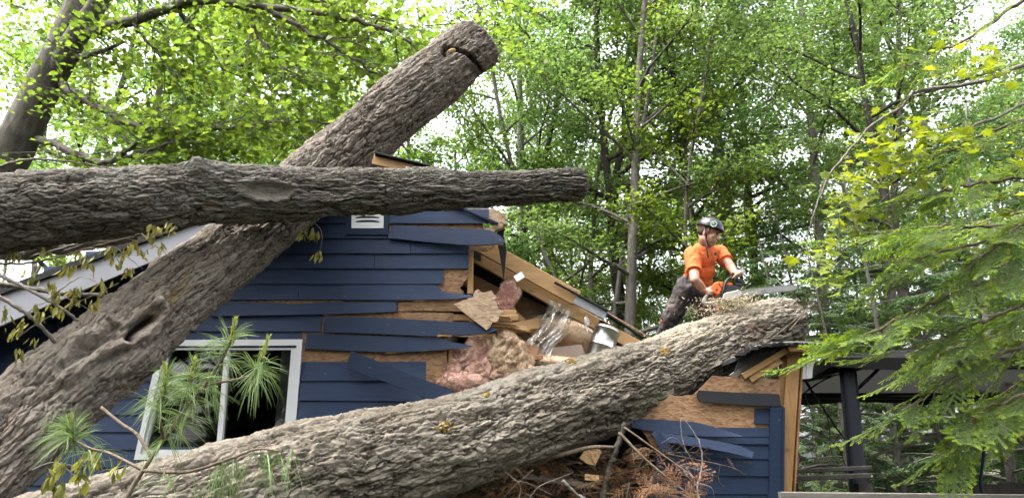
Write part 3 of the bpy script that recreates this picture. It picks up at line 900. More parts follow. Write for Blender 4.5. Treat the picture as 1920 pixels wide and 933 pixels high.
# copper-coloured bare strips where paint never reached
bs = MB()
slab(bs, [(746, 567)] + jag((800, 562), (872, 560), 5, 1) + [(872, 584), (800, 582), (745, 583)], YW - .012, .016)
bs.build('sheathing_strip', M['osb'], house)
bs = MB()
bs.beam(P(600, 597, YW + .055), P(885, 597, YW + .055), .09, .05)
bs.beam(P(880, 600, YW + .02), P(972, 596, YW + .02), .05, .045)
bs.beam(P(880, 588, YW + .09), P(968, 588, YW + .09), .05, .05)
bs.build('top_plate', M['lumber'], house)
bs = MB(); slab(bs, [(745, 584), (850, 586), (850, 606), (745, 600)], YW - .004, .016); bs.build('sheathing_strip', M['osb'], house)
# the torn flap of strand board hanging over the hole
def thick_patch(poly, Y, th, mat, name, parent, tilt=0.0, label=None):
    b = MB(); ys_ = [p[1] for p in poly]; m0, m1 = min(ys_), max(ys_)
    b.prism([P(x, y, Y - tilt * (y - m0) / (m1 - m0)) for x, y in poly], (0, th, 0))
    o = b.build(name, mat, parent)
    if label and parent is None: o['label'] = label
    return o
rj = random.Random(9)
o = thick_patch([(850, 570), (886, 556)] + jag((890, 545), (922, 544), 5, 3, rj)[0:] + jag((926, 552), (938, 590), 7, 3.5, rj) + jag((936, 592), (912, 618), 6, 3, rj), YW - .06, .012, M['osb_pale'], 'sheathing_flap', house, .06)
# right-hand torn wood at the broken rake
rk = MB()
slab(rk, [(872, 391)] + jag((925, 391), (948, 404), 4, 2, rj) + jag((950, 410), (944, 426), 4, 3, rj) + jag((928, 432), (918, 466), 4, 4, rj) + [(905, 430), (930, 421)], YW - .01, .05)
rk.build('broken_rake', M['osb_pale'], house)
tp = MB()
slab(tp, [(934, 428), (946, 424), (944, 440), (950, 470), (946, 510), (944, 530), (941, 505), (936, 470), (930, 450)], YW + .06, .006)
tp.build('tar_paper', M['tar_paper'], house)
# --- louvred vent
vent = MB()
slab(vent, [(649, 386), (729, 386), (728, 439.5), (648.5, 439.5)], YW - .034, .03)
vf = vent.build('vent_frame', M['trim_blue'], house)
v2 = MB(); slab(v2, [(659, 380), (719.5, 380), (719, 427.5), (659, 427.5)], YW - .040, .012)
vp = v2.build('vent', M['vent_metal'], house)
v3 = MB()
for yy in (381, 393, 405, 412.5):
    for q in range(1):
        pts = []
        for i in range(9):
            f = i / 8; x = 667 + 44 * f; pts.append((x, yy + 2.4 - 3.0 * math.sin(math.pi * f)))
        for i in range(9):
            f = 1 - i / 8; x = 667 + 44 * f; pts.append((x, yy + 4.0 - 0.6 * math.sin(math.pi * f)))
        slab(v3, pts, YW - .043, .004)
lv = v3.build('louvre_slot', M['mark_black'], vp); lv.location = (0, 0, 0)
v3 = MB()
for yy in (381, 393, 405, 412.5):
    a, b = P(668, yy - .6, YW - .046), P(711, yy - .6, YW - .046)
    v3.prism([a, b, b + Vector((0, .004, .012)), a + Vector((0, .004, .012))], (0, .002, 0))
lv = v3.build('louvre', M['vent_metal'], vp); lv.location = (0, 0, 0)
# --- window
win = MB()
def ring(mb, outer, inner, Y, th):
    n = 4
    for i in range(4):
        j = (i + 1) % 4
        mb.prism([P(*outer[i], Y), P(*outer[j], Y), P(*inner[j], Y), P(*inner[i], Y)], (0, th, 0))
WO = [(300, 637), (567, 635.5), (549, 862), (251, 861)]
ring(win, WO, [(312, 648), (556, 647), (539, 851), (262, 850)], YW - .035, .05)
ring(win, [(312, 648), (556, 647), (539, 851), (262, 850)], [(318, 655), (546, 655), (530, 843), (272, 842)], YW - .018, .05)
wf = win.build('window', M['white_vinyl'], house)
def child(mb, name, mat, parent):
    o = mb.build(name, mat, None); o.parent = parent; o.location = (-Vector(house.location)); o.location = (0, 0, 0)
    o.data.transform(Matrix.Translation(-Vector(house.location))) if False else None
    return o
mm = MB(); slab(mm, [(421, 654), (429, 654), (414.5, 843), (405, 843)], YW - .022, .05)
mm2 = mm.build('mullion', M['white_vinyl'], wf); mm2.location = (0, 0, 0)
mm = MB(); slab(mm, [(528, 655), (546, 655), (530, 843), (511, 843)], YW + .02, .02)
mm2 = mm.build('blind', M['white_vinyl'], wf); mm2.location = (0, 0, 0)
mm = MB(); slab(mm, [(310, 646), (548, 646), (532, 846), (268, 846)], YW + .014, .004)
mm2 = mm.build('glass', M['window_glass'], wf); mm2.location = (0, 0, 0)
mm = MB(); slab(mm, [(240, 600), (590, 600), (575, 880), (225, 880)], YW + .9, .02)  # near-black sheet, the unlit room's darkness put into its colour
mm2 = mm.build('room_dark_sheet', M['dark_void'], house)
# --- left roof: rake board, soffit, roof deck
rf = MB()
YR = YW - .34
def rake(y, w, px0=-420):
    return None
sl = (RIDGE[1] - 552) / (RIDGE[0] - 0)
def top(px): return 552 + sl * px - 10 * math.sin(math.pi * min(1, max(0, px / 690)))
rl = MB()
pts_t = [(x, top(x)) for x in range(-500, 696, 60)]
pts_b = [(x, top(x) + 62 - 24 * max(0, min(1, (x + 100) / 800))) for x, _ in pts_t]
for i in range(len(pts_t) - 1):
    rl.prism([P(*pts_t[i], YR), P(*pts_t[i + 1], YR), P(*pts_b[i + 1], YR), P(*pts_b[i], YR)], (0, .022, 0))
roof = MB()
A0, A1 = P(*pts_t[0], YR - .03), P(*pts_t[-1], YR - .03)
up_ = Vector((0, 0, .05))
roof.prism([A0 + up_ * .0, A1 + up_ * .0, A1 + up_, A0 + up_], (0, 8.4, 0))
# right slope, sagging over the broken part
Rz = [P(696, 302, YR), P(800, 340, YW + .05), P(870, 392, YW + .05)]
ridge_w, e1 = A1, P(1208, 643, YW + .35)
roof.prism([ridge_w + Vector((0, .5, 0)), e1 + Vector((0, .2, -.0)), e1 + Vector((0, .2, .06)), ridge_w + Vector((0, .5, .06))], (0, 7.5, 0))
# the part beyond has dropped; the man stands on it
roof.prism([(1.06, 6.25, 2.244), (2.10, 6.25, 2.148), (2.10, 6.25, 2.208), (1.06, 6.25, 2.304)], (0, 6.0, 0))
ro = roof.build('roof', M['shingle'], house)
fo = rl.build('rake_board', M['fascia_white'], house)
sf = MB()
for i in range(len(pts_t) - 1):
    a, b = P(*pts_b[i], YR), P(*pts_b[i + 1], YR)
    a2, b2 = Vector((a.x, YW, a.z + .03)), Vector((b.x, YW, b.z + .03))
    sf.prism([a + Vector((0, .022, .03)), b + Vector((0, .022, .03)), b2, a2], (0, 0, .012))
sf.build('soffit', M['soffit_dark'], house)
rr = MB()
rr.beam(P(700, 299, YR), P(800, 322, YR + .02), .04, .09)
rr.build('rake_rafter', M['lumber'], house)
rr = MB()
rr.beam(P(704, 290, YR - .03), P(806, 314, YR - .0), .09, .014)
rr.build('drip_edge', M['tar_paper'], house)
# --- the truss left standing behind the hole
tr = MB()
tr.beam(P(800, 430, YW + .34), P(1135, 617, YW + .34), .05, .10)
tr.beam(P(1120, 609, YW + .34), P(1205, 655, YW + .34), .05, .10)
o = tr.build('rafter', M['lumber'], house)
tr = MB()
tr.beam(P(860, 437, YW + .22), P(1082, 560, YW + .22), .035, .125)
o = tr.build('rafter', M['lumber'], house)
tr = MB(); tr.beam(P(830, 500, YW + .5), P(960, 568, YW + .5), .05, .12); tr.build('rafter', M['lumber_old'], house)
mp = MB(); mp.beam(P(966, 523, YW + .31 - .11), P(981, 514, YW + .31 - .11), .006, .055); mp.build('truss_plate', M['metal_plate'], house)
dr = MB(); dr.beam(P(1078, 560, YW + .20), P(1136, 590, YW + .20), .03, .085); dr.build('rake_board', M['fascia_white'], house)
dr = MB(); dr.beam(P(1040, 529, YW + .17), P(1140, 583, YW + .17), .03, .014); dr.beam(P(1132, 584, YW + .3), P(1206, 633, YW + .36), .03, .016)
dr.beam(P(1138, 590, YW + .22), P(1166, 608, YW + .3), .04, .02)
dr.build('drip_edge', M['tar_paper'], house)
# underside of the deck seen through the hole, and the dark room
iw = MB()
iw.prism([P(700, 340, YW + .3), P(1230, 640, YW + .5), P(1230, 640, YW + 3), P(700, 330, YW + 3)], (0, 0, .012))
iw.build('roof_deck', M['lumber_old'], house)
iw = MB()
a, b = P(560, 380, YW + 3.4), P(1480, 1100, YW + 3.4)
a, b = P(860, 560, YW + 3.4), P(1230, 700, YW + 3.4)
iw.prism([(a.x - 1.5, YW + 3.4, a.z), (a.x, YW + 3.4, a.z), (b.x, YW + 3.4, b.z), (b.x, YW + 3.4, 0), (a.x - 1.5, YW + 3.4, 0)], (0, .05, 0))
iw.build('room_wall', M['interior'], house)
iw = MB(); a = P(838, 640, YW + .03)
iw.prism([(a.x - .012, YW + .02, 0), (a.x - .012, YW + .02, P(838, 590, YW).z), (a.x - .012, YW + 1.4, P(838, 560, YW).z), (a.x - .012, YW + 1.4, 0)], (.012, 0, 0))
iw.build('partition', M['drywall'], house)
# --- right-hand remains of the wall
rg = MB()
slab(rg, [(1180, 770)] + jag((1215, 752), (1300, 740), 8, 3, rj) + [(1336, 704), (1461, 711), (1463, 742), (1452, 742), (1440, 1290), (1240, 1290), (1232, 850), (1200, 800)], YW, .013)
rg.build('sheathing', M['osb'], house)
bk = MB(); slab(bk, [(1310, 731), (1380, 735), (1461, 738), (1465, 761), (1400, 759), (1312, 752), (1307, 742)], YW - .05, .02); bk.build('siding_board', M['board_black'], house)['label'] = 'black board under the broken eave'
rb = MB()
bx1 = 1442
def rrow(y_top, y_bot, x0, x1, Y=YW - .02, dy0=0):
    rb.prism([P(x0, y_top + dy0, Y + .012), P(x1, y_top, Y + .012), P(x1, y_bot, Y), P(x0, y_bot + dy0, Y)], (0, .014, 0))
rrow(765, 794, 1415, bx1)
rrow(801, 818, 1335, bx1, dy0=0)
rrow(814, 832, 1290, bx1, YW - .024, -2)
rrow(830, 860, 1250, bx1, YW - .02, -4)
rrow(857, 892, 1230, bx1, YW - .022, -3)
rrow(889, 926, 1200, bx1 - 1, YW - .02, -2)
rrow(923, 962, 1180, bx1 - 2, YW - .022)
rrow(958, 1000, 1180, bx1 - 2, YW - .022)
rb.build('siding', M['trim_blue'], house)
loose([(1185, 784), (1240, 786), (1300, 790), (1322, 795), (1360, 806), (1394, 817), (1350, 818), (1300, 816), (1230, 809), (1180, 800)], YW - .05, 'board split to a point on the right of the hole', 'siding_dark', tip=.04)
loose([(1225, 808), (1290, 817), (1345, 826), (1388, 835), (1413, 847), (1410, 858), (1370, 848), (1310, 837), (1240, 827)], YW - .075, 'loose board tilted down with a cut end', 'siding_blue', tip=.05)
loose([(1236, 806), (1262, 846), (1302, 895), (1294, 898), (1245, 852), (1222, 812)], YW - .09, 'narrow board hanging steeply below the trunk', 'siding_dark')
cb = MB()
slab(cb, [(1445, 759), (1466, 760), (1461, 1290), (1437, 1290)], YW - .045, .03)
slab(cb, [(1466.5, 762), (1472, 763), (1467, 1290), (1461.5, 1290)], YW - .04, .10)
cb.build('corner_board', M['trim_blue'], house)
ps = MB()
ps.beam(P(1487, 662, YW + .06), P(1464, 1010, YW + .06), .10, .05, (0, 1, 0))
ps.build('stud', M['lumber_upright'], house)
ps = MB(); ps.beam(P(1472, 672, YW + .09), P(1457, 770, YW + .09), .06, .05, (0, 1, 0))
ps.build('stud', M['lumber_upright'], house)
ps = MB(); ps.beam(P(1499, 668, YW + .10), P(1478, 1010, YW + .10), .012, .16, (0, 1, 0)); ps.build('sheathing_edge', M['lumber_old'], house)
ps = MB()
ps.beam(P(1392, 706, YW - .02), P(1473, 657, YW - .02), .05, .045)
ps.build('rafter', M['lumber'], house)
ps = MB(); ps.beam(P(1405, 712, YW - .0), P(1462, 676, YW - .0), .05, .05); ps.build('rafter', M['lumber'], house)
ps = MB(); ps.beam(P(1370, 708, YW + .08), P(1452, 655, YW + .05), .04, .05); ps.build('rafter', M['weathered'], house)
ch = MB()
topline = [(1388, 664), (1400, 655), (1420, 647), (1448, 642), (1490, 640), (1530, 643), (1562, 644)]
for (x0, y0), (x1, y1) in zip(topline[:-1], topline[1:]):
    a, b = P(x0, y0, YW - .16), P(x1, y1, YW - .16)
    c_ = Vector((0, 1.5, .08))
    ch.prism([a, b, b + Vector((0, 0, -.022)), a + Vector((0, 0, -.030))], (0, 1.2, .02))
for q in range(26):      # curled and broken shingle tabs along the torn edge
    f = q / 25 * (len(topline) - 1.001); i = int(f); x = topline[i][0] + (topline[i + 1][0] - topline[i][0]) * (f - i); y = topline[i][1] + (topline[i + 1][1] - topline[i][1]) * (f - i)
    a = P(x - 4, y + rnd.uniform(-1, 1.5), YW - .16 - rnd.uniform(0, .03)); w_ = rnd.uniform(.02, .05); dr_ = rnd.uniform(.004, .028)
    ch.prism([a, a + Vector((w_, 0, rnd.uniform(-.006, .006))), a + Vector((w_, .0, -dr_)), a + Vector((0, 0, -dr_ * rnd.uniform(.4, 1)))], (0, .14, rnd.uniform(0, .02)))
e = ch.build('eave_piece', M['shingle'], house)
ch = MB(); rg2 = random.Random(3)
for (x0, y0), (x1, y1) in zip(topline[:-1], topline[1:]):
    for q in range(6):
        f = q / 6; x, y = x0 + (x1 - x0) * f, y0 + (y1 - y0) * f
        a = P(x, y - 1.2 + rg2.uniform(-.6, .6), YW - .165); b = P(x + (x1 - x0) / 6, y - 1.2 + rg2.uniform(-.6, .6), YW - .165)
        ch.prism([a, b, b + Vector((0, 0, -.008 - rg2.random() * .006)), a + Vector((0, 0, -.008 - rg2.random() * .006))], (0, .25, .012))
ee = ch.build('shingle_edge', M['shingle_edge'], e); ee.location = (0, 0, 0)
ch = MB(); ch.beam(P(1478, 653, YW - .12), P(1556, 653, YW - .12), .03, .05); ch.beam(P(1480, 661, YW - .05), P(1548, 660, YW - .05), .04, .025)
ch.build('fascia', M['lumber_old'], house)
tp = MB(); slab(tp, [(1388, 666), (1400, 658), (1450, 648), (1455, 655), (1418, 672), (1385, 690), (1376, 700)], YW - .08, .01); tp.build('tar_paper', M['tar_paper'], house)
gt = MB()
slab(gt, [(1506, 677), (1513, 676), (1512, 709), (1504, 710)], YW + .02, .01)
slab(gt, [(1513.5, 677), (1532, 674), (1526, 682), (1524, 692), (1523, 708), (1512.5, 709)], YW + .0, .05)
gt.build('gutter', M['white_vinyl'], house)
fx = MB()
a = P(1470, 900, YW); fx.prism([(a.x, YW + .2, 0), (a.x, YW + 7, 0), (a.x, YW + 7, P(1470, 720, YW).z - .3), (a.x, YW + .2, P(1470, 720, YW).z)], (-.05, 0, 0))
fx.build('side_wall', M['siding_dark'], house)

# ------------------------------------------------------------------ loose wreckage
fb = MB()
q = [(658, 657), (649, 688), (700, 708), (760, 730), (800, 746), (822, 754), (852, 732), (780, 706), (700, 673)]
fb.prism([P(x, y, YW - .14 - .20 * (x - 650) / 200) for x, y in q], (0, .018, 0))
tag(fb.build('fallen_board', M['siding_dark']), 'navy siding board fallen aslant between bare strand board and the big trunk', 'board')

def heap(name, label, c, r, mat, seed, amp, freq, R=None, n=180, group=None, lump=.5):
    th = np.linspace(0.001, math.pi - .001, n // 2); ph = np.linspace(0, 2 * math.pi, n, endpoint=False)
    T_, F_ = np.meshgrid(th, ph, indexing='ij')
    dirs = np.stack([np.sin(T_) * np.cos(F_), np.sin(T_) * np.sin(F_), np.cos(T_)], -1)
    b = dirs * np.array(r)
    pr = b * freq + seed * 3.3
    F1, F2, ID, _ = worley(pr + .55 * np.stack([vnoise(pr * 1.3, 1), vnoise(pr * 1.3, 2), vnoise(pr * 1.3, 3)], -1) + .25 * np.stack([vnoise(pr * 3.5, 4), vnoise(pr * 3.5, 5), vnoise(pr * 3.5, 6)], -1), seed)
    dd = amp * (lump * (1 - 1.6 * F1 ** 3) * (.6 + .5 * ID) + .55 * fbm(pr * .6, 3, seed + 9) + .16 * (1 - np.abs(fbm(pr * 1.4, 3, seed + 20))) + .05 * fbm(pr * 5, 3, seed + 30, .6))
    b = b + dirs * dd[..., None]
    if R is not None: b = b @ np.array(R.transposed())
    V = (b + np.array(c)).reshape(-1, 3)
    m = n; k = len(th)
    i = np.arange(k - 1)[:, None] * m; j = np.arange(m)[None, :]; j2 = (j + 1) % m
    F = np.stack([i + j, i + m + j, i + m + j2, i + j2], -1).reshape(-1, 4)
    # loose glass fibres standing off the surface
    rg_ = np.random.default_rng(seed); nf = n * 150
    q = V[rg_.integers(0, len(V), nf)]; out = q - np.array(c); out /= np.linalg.norm(out, axis=1)[:, None] + 1e-9
    e = out * .5 + rg_.normal(0, .6, (nf, 3)); e /= np.linalg.norm(e, axis=1)[:, None]
    s_ = np.cross(e, rg_.normal(0, 1, (nf, 3))); s_ /= np.linalg.norm(s_, axis=1)[:, None]
    ln = rg_.uniform(.006, .024, nf)[:, None]; b0 = len(V)
    V2 = np.stack([q - s_ * .0014, q + s_ * .0014, q + e * ln + out * .002], 1).reshape(-1, 3)
    o = link(bpy.data.objects.new(name, np_mesh(name, np.concatenate([V, V2]), [(F, 0), (np.arange(nf * 3).reshape(-1, 3) + b0, 0)], [mat], True)))
    return tag(o, label, 'insulation', group)
GI = 'insulation batts spilling from the wall'
def fuzz(me, seed, nf, l0=.006, l1=.026, w=.0014):
    """Loose glass fibres standing off a surface, added to the same mesh."""
    rg_ = np.random.default_rng(seed); n = len(me.vertices)
    co = np.empty(n * 3, np.float32); me.vertices.foreach_get('co', co); co = co.reshape(-1, 3)
    no = np.empty(n * 3, np.float32); me.vertices.foreach_get('normal', no); no = no.reshape(-1, 3)
    k_ = rg_.integers(0, n, nf); q = co[k_]
    e = no[k_] * .45 + rg_.normal(0, .6, (nf, 3)); e /= np.linalg.norm(e, axis=1)[:, None]
    s_ = np.cross(e, rg_.normal(0, 1, (nf, 3))); s_ /= np.linalg.norm(s_, axis=1)[:, None]
    V2 = np.stack([q - s_ * w, q + s_ * w, q + e * rg_.uniform(l0, l1, nf)[:, None]], 1).reshape(-1, 3)
    fs = np.array([list(p.vertices) for p in me.polygons if len(p.vertices) == 4]); ft = [list(p.vertices) for p in me.polygons if len(p.vertices) == 3]
    F3 = np.arange(nf * 3).reshape(-1, 3) + n
    if ft: F3 = np.concatenate([np.array(ft), F3])
    return np_mesh(me.name, np.concatenate([co, V2]), [(fs, 0), (F3, 0)], list(me.materials), True)
def wad(label, blobs, mat, seed, amp, voxel=.009):
    mb = MB()
    for x, y, dy, r, sq in blobs:
        mb.ball(P(x, y, YW + dy), (r, r * .8, r * sq), Matrix.Rotation(.3 * math.sin(x), 3, 'Y'), 18, 12)
    def dsp(co, no):
        q = co * 9 + seed; w = np.stack([vnoise(q, 1), vnoise(q, 2), vnoise(q, 3)], -1)
        r1 = 1 - np.abs(fbm(q * 1.1 + .8 * w, 3, seed)); r2 = fbm(q * 3 + w, 3, seed + 7)
        return co + no * (amp * (r1 - .6) + amp * .35 * r2)[:, None]
    o = mb.fused('insulation', mat, None, voxel, 5, dsp)
    o.data = fuzz(o.data, seed, 26000)
    return tag(o, label, 'insulation', GI)
rw = random.Random(44)
wad('big lumpy pink insulation heap bulging from the hole above the trunk', [(860, 700, .12, .14, 1), (885, 670, .06, .11, .9), (905, 700, .06, .15, .9), (870, 735, .15, .15, 1), (920, 660, .08, .10, .8), (850, 665, .16, .10, .7), (935, 705, .04, .12, .8), (910, 735, .12, .14, .8), (895, 648, .12, .08, .8)], M['insulation_pink'], 3, .055)
wad('torn yellowish insulation clump on the right end of the pink heap', [(950, 640, .03, .075, .8), (972, 662, .0, .075, .9), (945, 668, -.02, .085, .9), (978, 692, .0, .07, .9), (952, 700, -.02, .085, .9), (930, 645, .03, .06, .8), (985, 675, .02, .055, .8)], M['insulation_peach'], 17, .050, .008)
mb = MB(); mb.prism([P(x, y, YW + .20 - .0006 * (y - 530)) for x, y in [(946, 531)] + jag((958, 528), (976, 543), 4, 2, rw) + jag((972, 556), (962, 588), 5, 3, rw) + jag((950, 606), (934, 600), 3, 2, rw) + jag((930, 588), (926, 562), 4, 2, rw)], (0, .055, .01))
o = mb.fused('insulation', M['insulation_pink'], None, .007, 5, lambda co, no: co + no * (.016 * fbm(co * 22, 4, 5))[:, None])
o.data = fuzz(o.data, 6, 9000)
tag(o, 'small pink batt hanging upright under the rafters', 'insulation', GI)
heap('insulation', 'wide peach batt sagging inside the attic behind the plastic film', P(1075, 640, YW + .75), (.42, .35, .13), M['insulation_peach'], 8, .06, 5, Matrix.Rotation(.38, 3, 'Y'), 200, GI, .3)
heap('insulation', 'dim peach batt leaning against the attic wall left of the film', P(1000, 610, YW + .95), (.30, .25, .26), M['insulation_peach'], 12, .06, 5, Matrix.Rotation(.3, 3, 'Y'), 160, GI, .3)
heap('insulation', 'peach insulation slab lying flat beside the metal duct', P(1060, 690, YW + .30), (.40, .28, .06), M['insulation_peach'], 15, .04, 6, Matrix.Rotation(.12, 3, 'Y'), 160, GI, .3)
heap('insulation', 'low dark pink batt wedged behind the big trunk below the spiked boards', P(880, 722, YW + .12), (.30, .2, .10), M['insulation_pink'], 19, .05, 9, None, 160, GI)
kb = MB(); slab(kb, [(1000, 655), (1090, 645), (1100, 670), (1010, 690)], YW + .22, .02)
tag(kb.build('drywall_piece', M['drywall']), 'pinkish broken wallboard piece leaning below the plastic film', 'wallboard')
kb = MB(); kb.beam(P(985, 700, YW + .05), P(1002, 650, YW + .08), .03, .08, (1, 0, 0)); tag(kb.build('wood_block', M['lumber_old']), 'short brown lumber end standing between pink heap and film', 'lumber')
kb = MB(); kb.beam(P(1002, 671, YW + .06), P(1018, 670, YW + .06), .05, .035); tag(kb.build('wood_block', M['lumber_old']), 'tiny brown wood block just under the film', 'lumber')
rng_ = random.Random(8); sp = MB()
for i in range(7):
    y = 592 + i * 3.2
    a, b = P(925 + rng_.uniform(-8, 4), y + rng_.uniform(-1, 1), YW - .0 + .01 * i), P(966 + rng_.uniform(-12, 10), y + 1 + rng_.uniform(-2, 2), YW - .03 + .012 * i)
    sp.beam(a, b, .03, .012 + .006 * rng_.random())
tag(sp.build('splintered_lumber', M['raw_wood']), 'pale splintered lumber end poking out under the torn strand board flap', 'lumber')
# plastic film, hanging in folds
nu_, nv_ = 40, 50
V = []
for j in range(nv_):
    f = j / (nv_ - 1)
    a = (1029 + (985 - 1029) * f + 6 * math.sin(f * 5) + 1.5 * math.sin(f * 15), 561 + (660 - 561) * f)
    b = (1076 + (1032 - 1076) * f ** 1.4 + 4 * math.sin(f * 4) + 2 * math.sin(f * 13 + 1), 580 + (664 - 580) * f)
    for i in range(nu_):
        g = i / (nu_ - 1)
        x = a[0] + (b[0] - a[0]) * g; y = a[1] + (b[1] - a[1]) * g + f ** 4 * (5 * math.sin(g * 9) + 3 * math.sin(g * 23))
        q9 = np.array([[g * 5.0 + f * .9, f * 1.3 - g * .5, 3.0]]); Yp = YW + .06 + .05 * f + .055 * float(fbm(q9, 3, 71)[0]) * (.5 + .5 * f)
        V.append(P(x, y, Yp))
F = np.array([[j * nu_ + i, j * nu_ + i + 1, (j + 1) * nu_ + i + 1, (j + 1) * nu_ + i] for j in range(nv_ - 1) for i in range(nu_ - 1)])
o = link(bpy.data.objects.new('plastic_sheet', np_mesh('plastic_sheet', [tuple(p) for p in V], [(F, 0)], [M['plastic_film']], True)))
tag(o, 'torn clear plastic film hanging from the rafter over the insulation', 'plastic sheet')
V = []
for j in range(12):
    f = j / 11; c_ = P(1098 + 4 * f, 592 + 34 * f, YW + .16)
    for i in range(9):
        g = i / 8 * 6.28; w = .006 + .016 * math.sin(math.pi * min(1, f * 1.1 + .05)) + .004 * math.sin(3 * g + f * 7)
        V.append(c_ + Vector((w * math.cos(g), w * math.sin(g), 0)))
F = np.array([[j * 9 + i, j * 9 + i + 1, (j + 1) * 9 + i + 1, (j + 1) * 9 + i] for j in range(11) for i in range(8)])
o = link(bpy.data.objects.new('plastic_sheet', np_mesh('plastic_sheet', [tuple(p) for p in V], [(F, 0)], [M['plastic_film']], True)))
tag(o, 'little plastic scrap dangling from the rafter above the metal duct', 'plastic sheet')
# metal duct
du = thing('metal_duct', 'shiny round metal duct standing askew between rafter and trunk', 'duct', tuple(P(1110, 690, YW + .12)))
a, b = P(1112, 695, YW + .12), P(1140, 616, YW + .14)
ax = (b - a).normalized(); m_ = MB(); n = 40
s1_ = ax.cross(Vector((0, 1, 0))).normalized(); s2_ = ax.cross(s1_)
rings = [(0, .098), (.55, .098), (.56, .102), (.58, .102), (.59, .098), (.93, .098), (.94, .103), (.97, .103), (.98, .098), (1, .098), (1, .094), (.5, .092)]
vv = []; 
for f, r in rings:
    c_ = a + (b - a) * f
    vv += [c_ + (s1_ * math.cos(6.2832 * k_ / n) + s2_ * math.sin(6.2832 * k_ / n)) * r for k_ in range(n)]
ff = [[i * n + k_, i * n + (k_ + 1) % n, (i + 1) * n + (k_ + 1) % n, (i + 1) * n + k_] for i in range(len(rings) - 1) for k_ in range(n)]
m_.add(vv, ff, 0, True); m_.build('pipe', M['duct_metal'], du)
# lumber scraps under the trunk
for poly, Y, lab in (([(1096, 845), (1122, 838), (1128, 846), (1116, 872), (1100, 868), (1087, 858)], 5.25, 'pale lumber offcut stuck upright in the dead needles'),
                     ([(1097, 888), (1123, 890), (1123, 901), (1097, 899)], 5.2, 'short pale lumber end lying below the upright offcut')):
    b_ = MB(); slab(b_, poly, Y, .05); tag(b_.build('lumber_offcut', M['raw_wood']), lab, 'lumber')
b_ = MB(); b_.prism([P(985, 888, 5.3), P(1115, 905, 5.3), P(1115, 916, 5.3), P(980, 896, 5.3)], (0, .5, 0)); tag(b_.build('roofing_scrap', M['weathered']), 'grey plank lying under the dead needles', 'plank')

rj2 = random.Random(19)
for i, (x0, y0, x1, y1, dy, w, h) in enumerate(((905, 600, 985, 618, .18, .05, .04), (930, 622, 1010, 606, .30, .04, .09), (965, 590, 1015, 640, .40, .04, .07), (1000, 690, 1085, 668, .18, .05, .05), (1020, 676, 1100, 690, .26, .04, .09), (925, 570, 975, 630, .50, .04, .09), (1040, 640, 1120, 632, .55, .04, .09), (890, 640, 950, 628, .30, .03, .07), (985, 640, 1045, 700, .42, .04, .09))):
    mb = MB(); a_, c_ = P(x0, y0, YW + dy), P(x1, y1, YW + dy + .12)
    mb.beam(a_, c_, w, h, (0, rj2.uniform(-.5, .5), 1))
    d_ = (c_ - a_).normalized()
    for q in range(6):      # splintered end
        o_ = Vector((rj2.uniform(-.3, .3) * w, rj2.uniform(-.3, .3) * w, rj2.uniform(-.45, .45) * h))
        mb.tube([c_ + o_ - d_ * .02, c_ + o_ + d_ * rj2.uniform(.02, .09)], [.010, .001], 5, smooth=False)
    tag(mb.build('broken_lumber', M['lumber' if i % 3 else 'raw_wood']), 'splintered tan lumber scrap jumbled in the hole under the rafters', 'lumber', 'splintered lumber scraps in the hole')
# ------------------------------------------------------------------ leaves and trees
LEAF_MAPLE = np.array([(0, -.5), (.10, -.30), (.36, -.34), (.30, -.16), (.52, .06), (.28, .10), (.30, .30), (.13, .24), (0, .55), (-.13, .24), (-.30, .30), (-.28, .10), (-.52, .06), (-.30, -.16), (-.36, -.34), (-.10, -.30)])
LEAF_SIMPLE = np.array([(0, -.5), (.38, -.28), (.46, .08), (.16, .16), (0, .55), (-.16, .16), (-.46, .08), (-.38, -.28)])
LEAF_FAR = np.array([(0, -.5), (.42, -.05), (.18, .2), (0, .5), (-.18, .2), (-.42, -.05)])
def leaf_cloud(pos, size, rng, shape, up=(0, 0, 1), tilt=.55, droop=0.0, fold=.18):
    """One small folded polygon per position."""
    n = len(pos)
    N = np.array(up)[None, :] + rng.normal(0, tilt, (n, 3)); N /= np.linalg.norm(N, axis=1)[:, None]
    A = rng.normal(0, 1, (n, 3)); A[:, 2] -= droop; A -= N * (A * N).sum(1)[:, None]; A /= np.linalg.norm(A, axis=1)[:, None]
    B = np.cross(N, A)
    s = size * rng.uniform(.5, 1.3, n)
    k = len(shape)
    x, y = shape[:, 0], shape[:, 1]
    V = pos[:, None, :] + s[:, None, None] * (B[:, None, :] * x[None, :, None] + A[:, None, :] * y[None, :, None] + N[:, None, :] * (fold * np.abs(x) - .25 * y * y)[None, :, None])
    F = np.arange(n * k).reshape(n, k)
    return V.reshape(-1, 3), F
def np_obj(name, me, parent=None):
    o = bpy.data.objects.new(name, me); link(o, parent); return o

